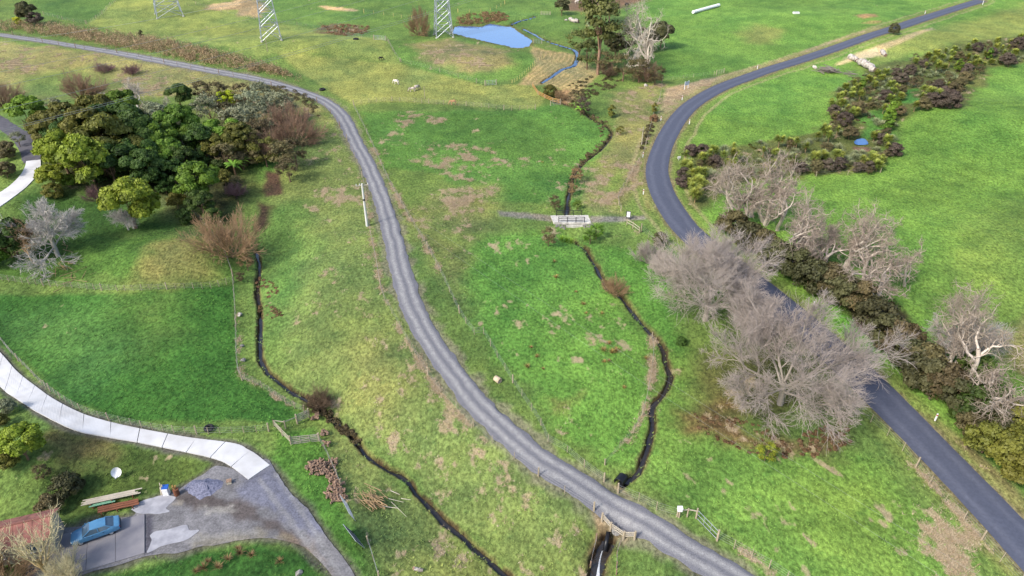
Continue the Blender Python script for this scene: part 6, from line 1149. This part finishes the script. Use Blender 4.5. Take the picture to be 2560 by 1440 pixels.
# ---- yard clutter
p = P(296, 1192); e = E('satellite_dish', 'white satellite dish standing on the lawn', 'dish', p, None, .5); V = []; Fc = []
for i in range(5):
    for j in range(18): a = j*2*math.pi/18; r_ = .52*i/4+.001; V.append((r_*math.cos(a), r_*1.1*math.sin(a), .25*(r_/.52)**2))
for i in range(4):
    for j in range(18): Fc.append([i*18+j, i*18+(j+1) % 18, (i+1)*18+(j+1) % 18, (i+1)*18+j])
ob('reflector', mk('reflector', V, Fc, m_white, True), e, (0, 0, .75), rot=(1.0, 0, 0)); bar('mast', (0, .15, -.1), (0, .12, .8), .04, m_steel, e); bar('feed_arm', (0, -.25, .45), (-.15, -.75, .6), .025, m_white, e); box('feed_horn', (-.15, -.78, .62), (.12, .12, .14), m_white, e)
p = P(418, 1236); e = E('white_bin', 'white bin with a blue lid at the yard edge', 'bin', p, None, .1); box('body', (0, 0, .5), (.62, .55, 1.0), m_white, e, bev=.05); box('lid', (0, .1, 1.05), (.66, .6, .1), M('blue_plastic', S(40, 92, 176), .45), e, (.15, 0, 0), .03)
p = P(407, 1238); e = E('leaning_boards', 'tall pale boards standing against the white bin', 'boards', p)
for k, (x, h) in enumerate(((-.18, 1.0), (-.04, 1.7), (.1, 1.45))): beam('board', (x, 0, -.02), (x+.05, .2, h), .1, .03, m_rail, e)
p = P(443, 1237); e = E('steel_drum', 'rusty steel drum with scrap wood on top', 'drum', p); bar('barrel', (0, 0, -.02), (0, 0, .88), .3, m_rust, e, 14)
for z in (.28, .58): bar('hoop', (0, 0, z), (0, 0, z+.03), .315, m_rust, e, 14)
for k in range(4): bar('scrap', (RND.uniform(-.15, .15), RND.uniform(-.15, .15), .7), (RND.uniform(-.3, .3), RND.uniform(-.2, .3), 1.35), .06, m_new, e, 5)
p = P(574, 1208); e = E('timber_box', 'small pale timber box on the yard lawn', 'box', p, None, .3); box('body', (0, 0, .2), (.5, .45, .42), m_rail, e, bev=.04); box('lid', (0, 0, .43), (.54, .49, .05), m_wood, e)
# plank racks
def rack(label, pa, pb, n, z, mat, wide, seed, hgt=.5, cat='timber'):
    a, b_ = P(*pa), P(*pb); d = b_-a; e = E('timber_stack', label, cat, a); y = Vector((-d.y, d.x, 0)).normalized(); rr = random.Random(seed)
    for k in range(n): o_ = y*(k-(n-1)/2)*wide; s0, s1 = rr.uniform(-.06, .04), rr.uniform(.92, 1.05); beam('plank', d*s0+o_+Vector((0, 0, z+rr.uniform(0, .06))), d*s1+o_+Vector((0, 0, z+rr.uniform(0, .06))), wide*.85, .06, mat, e)
    for t in (.12, .5, .88): beam('bearer', d*t-y*wide*n*.6+Vector((0, 0, z-.07)), d*t+y*wide*n*.6+Vector((0, 0, z-.07)), .1, .1, m_rust, e); bar('leg', d*t-y*wide*n*.5+Vector((0, 0, -.1)), d*t-y*wide*n*.5+Vector((0, 0, z-.08)), .05, m_rust, e); bar('leg', d*t+y*wide*n*.5+Vector((0, 0, -.1)), d*t+y*wide*n*.5+Vector((0, 0, z-.08)), .05, m_rust, e)
    return e
rack('long pale planks stacked on low bearers above the car', (215, 1266), (352, 1236), 5, .55, m_rail, .16, 1); rack('rusty steel racking beside the yard', (246, 1284), (348, 1262), 3, .5, m_rust, .3, 2); rack('narrow green painted boards below the long planks', (228, 1272), (292, 1258), 2, .4, M('green_board', S(120, 170, 140), .7), .18, 3)
# gravel heap
p = P(515, 1218); r = np.random.RandomState(4); n_ = 24; V = []; Fc = []
for i in range(7):
    for j in range(n_): a = j*2*np.pi/n_; rr_ = 1.5*(1-i/6.5)*(1+.12*math.sin(a*3)+.06*r.normal()); V.append((rr_*1.5*math.cos(a), rr_*math.sin(a)*1.0, .75*(i/6)**.9-.1+.03*r.normal()))
for i in range(6):
    for j in range(n_): Fc.append([i*n_+j, i*n_+(j+1) % n_, (i+1)*n_+(j+1) % n_, (i+1)*n_+j])
Fc.append([6*n_+j for j in range(n_)]); o = ob('gravel_heap', mk('gravel_heap', V, Fc, M('blue_chip', S(128, 130, 150), .95, S(92, 94, 112), 6, .4, .5, bscale=14), False), None, p); tag(o, 'low heap of blue grey gravel chips beside the yard', 'gravel heap')
# ---- blue car on the pad
pr, pf = P(289, 1322), P(200, 1353); d = pf-pr; az = math.atan2(d.y, d.x); p = (pr+pf)/2; p.z = float(hv(p.x, p.y))+.16
car = E('parked_car', 'blue sedan parked on the grey concrete pad', 'car', p, None, az, 1.0); m_blue = M('blue_car_paint', S(84, 136, 172), .2, S(78, 128, 166), 2, .1, spec=.6); m_glass = M('car_glass', S(70, 92, 110), .08, None, 2, .1, spec=.8); m_trim = M('dark_trim', S(34, 36, 40), .6)
# body: cross sections along x (front +): x, half width, floor z, belt z
SEC = [(-2.25, .62, .48, .78), (-2.2, .78, .36, .90), (-1.9, .83, .26, .97), (-1.2, .86, .24, .96), (0, .87, .22, .93), (1.0, .86, .22, .90), (1.7, .83, .24, .82), (2.1, .76, .30, .74), (2.25, .60, .40, .64)]
def loft(secs, mat, name, parent, prof):
    V = []; m_ = len(prof)
    for s in secs: V += [prof_pt(s, q) for q in prof]
    Fc = [[i*m_+j, i*m_+(j+1) % m_, (i+1)*m_+(j+1) % m_, (i+1)*m_+j] for i in range(len(secs)-1) for j in range(m_)]; Fc += [list(range(m_)), list(range((len(secs)-1)*m_, len(secs)*m_))[::-1]]
    bm_ = bmesh.new(); vs = [bm_.verts.new(v) for v in V]; [bm_.faces.new([vs[i] for i in f]) for f in Fc]; bmesh.ops.recalc_face_normals(bm_, faces=bm_.faces[:]); me = bpy.data.meshes.new(name); bm_.to_mesh(me); bm_.free(); me.materials.append(mat); me.polygons.foreach_set('use_smooth', [True]*len(me.polygons)); me.set_sharp_from_angle(angle=.6); return ob(name, me, parent)
def prof_pt(s, q): x, w, f, b_ = s; return (x, q[0]*w, f+(b_-f)*q[1])
BP = [(-.8, 0), (-1, .18), (-1.02, .6), (-.95, .92), (-.84, 1.0), (.84, 1.0), (.95, .92), (1.02, .6), (1, .18), (.8, 0)]
loft(SEC, m_blue, 'body', car, BP)
CAB_ = [(-1.75, .68, .94, .97), (-1.05, .70, .93, 1.36), (-.2, .70, .93, 1.42), (.35, .70, .92, 1.38), (1.15, .70, .89, .93)]
gh = loft(CAB_, m_glass, 'glasshouse', car, [(-1.12, 0), (-.86, 1), (.86, 1), (1.12, 0)])
loft([(-1.1, .62, 1.33, 1.385), (-.6, .63, 1.37, 1.425), (-.1, .63, 1.38, 1.445), (.38, .60, 1.34, 1.40)], m_blue, 'roof', car, [(-1, 0), (-.92, 1), (.92, 1), (1, 0)])
for s_ in (-1, 1):
    for a, b_ in (((-1.75, .76, .95), (-1.05, .62, 1.36)), ((-.35, .785, .93), (-.33, .62, 1.4)), ((1.15, .785, .9), (.37, .61, 1.37))): bar('pillar', (a[0], a[1]*s_, a[2]), (b_[0], b_[1]*s_, b_[2]), .045, m_blue, car, 6)
    for x in (-1.35, 1.4):
        wh = E('wheel', None, None, (x, .74*s_, .31)); wh.parent = car; ob('tyre', unit_cyl(18), wh, (0, -.1, 0), m_tyre, (-math.pi/2, 0, 0), (.31, .31, .2)); ob('rim', unit_cyl(12), wh, (0, -.105*1, 0), m_steel, (-math.pi/2, 0, 0), (.19, .19, .21))
    box('headlight', (2.12, .56*s_, .62), (.16, .3, .12), m_white, car, (0, 0, -.25*s_), .03); box('tail_light', (-2.2, .62*s_, .76), (.1, .26, .12), M('red_lens', S(170, 40, 36), .3), car, (0, 0, .15*s_), .03); box('mirror', (.85, .95*s_, .98), (.12, .16, .11), m_blue, car, bev=.03)
    for x in (-.75, .25): box('door_handle', (x, .885*s_, .8), (.16, .03, .03), m_trim, car)
box('rear_bumper', (-2.22, 0, .48), (.14, 1.3, .16), m_trim, car, bev=.03); box('front_bumper', (2.2, 0, .44), (.16, 1.25, .16), m_trim, car, bev=.03)
# ---- house corner
A = P(126, 1345, 2.7); B = P(142, 1280, 2.7); Lf = P(-20, 1378, 2.7); zb = float(hv(A.x, A.y)); xd = Vector((Lf.x-A.x, Lf.y-A.y, 0)).normalized(); yd = Vector((-xd.y, xd.x, 0)); 
if yd.dot(Vector((B.x-A.x, B.y-A.y, 0))) < 0: yd = -yd
Wd = min(6.5, max(4.0, abs(yd.dot(Vector((B.x-A.x, B.y-A.y, 0)))))); Ln = 10.0
hs_ = E('farm_house', 'small house with a red brown roof behind the leafless tree', 'house', Vector((A.x, A.y, zb)), None, math.atan2(xd.y, xd.x)); sg = 1 if xd.x*yd.y-xd.y*yd.x > 0 else -1
m_wall = M('weatherboard', S(176, 166, 150), .85, S(150, 140, 126), 2, .2); m_roof = M('red_brown_roof', S(156, 104, 92), .8, S(120, 80, 72), 1.3, .4, .2); L0, W0 = Ln-.4, Wd-.8
for nm, c, dm in (('wall', (L0/2+.2, sg*.4, 1.3), (L0, .14, 2.8)), ('wall', (L0/2+.2, sg*(Wd-.4), 1.3), (L0, .14, 2.8)), ('wall', (.3, sg*Wd/2, 1.3), (.14, W0-.15, 2.8)), ('wall', (Ln-.3, sg*Wd/2, 1.3), (.14, W0-.15, 2.8))): box(nm, c, dm, m_wall, hs_)
for x in (2.0, 5.0, 7.6):
    wdw = E('window', None, None, (x, sg*.32, 1.55)); wdw.parent = hs_; box('pane', (0, 0, 0), (1.1, .05, .9), m_glass, wdw); box('sill', (0, -sg*.03, -.5), (1.3, .14, .07), m_white, wdw)
    for xx in (-.58, 0, .58): box('frame', (xx, -sg*.01, 0), (.07, .08, 1.02), m_white, wdw)
for k in (0, 1):
    y0, y1 = (0, Wd/2+.02) if k == 0 else (Wd/2-.02, Wd); z0, z1 = (2.62, 3.7) if k == 0 else (3.7, 2.62); nseg = 12
    for q in range(nseg):
        x0 = Ln*q/nseg; x1 = Ln*(q+1)/nseg-.03; V = [(x0, sg*y0, z0), (x1, sg*y0, z0), (x1, sg*y1, z1), (x0, sg*y1, z1)]; V += [(a, b_, c-.06) for a, b_, c in V]; me = mk('roof_sheet', V, [[0, 1, 2, 3], [7, 6, 5, 4], [0, 4, 5, 1], [1, 5, 6, 2], [2, 6, 7, 3], [3, 7, 4, 0]], m_roof)
        ob('roof_sheet', me, hs_)
bar('ridge_cap', (0, sg*Wd/2, 3.72), (Ln, sg*Wd/2, 3.72), .1, m_roof, hs_, 6)
p = P(130, 1360); e = E('white_tarpaulin', 'crumpled white tarpaulin at the corner of the parking pad', 'tarpaulin', p); r = np.random.RandomState(8); V = [(x*.28-.7, y*.28-.5, .35+.12*r.normal()*(.3 if (x in (0, 5) or y in (0, 4)) else 1)-(.3 if (x in (0, 5) or y in (0, 4)) else 0)) for x in range(6) for y in range(5)]; ob('sheet', mk('sheet', V, [[x*5+y, (x+1)*5+y, (x+1)*5+y+1, x*5+y+1] for x in range(5) for y in range(4)], m_white), e)
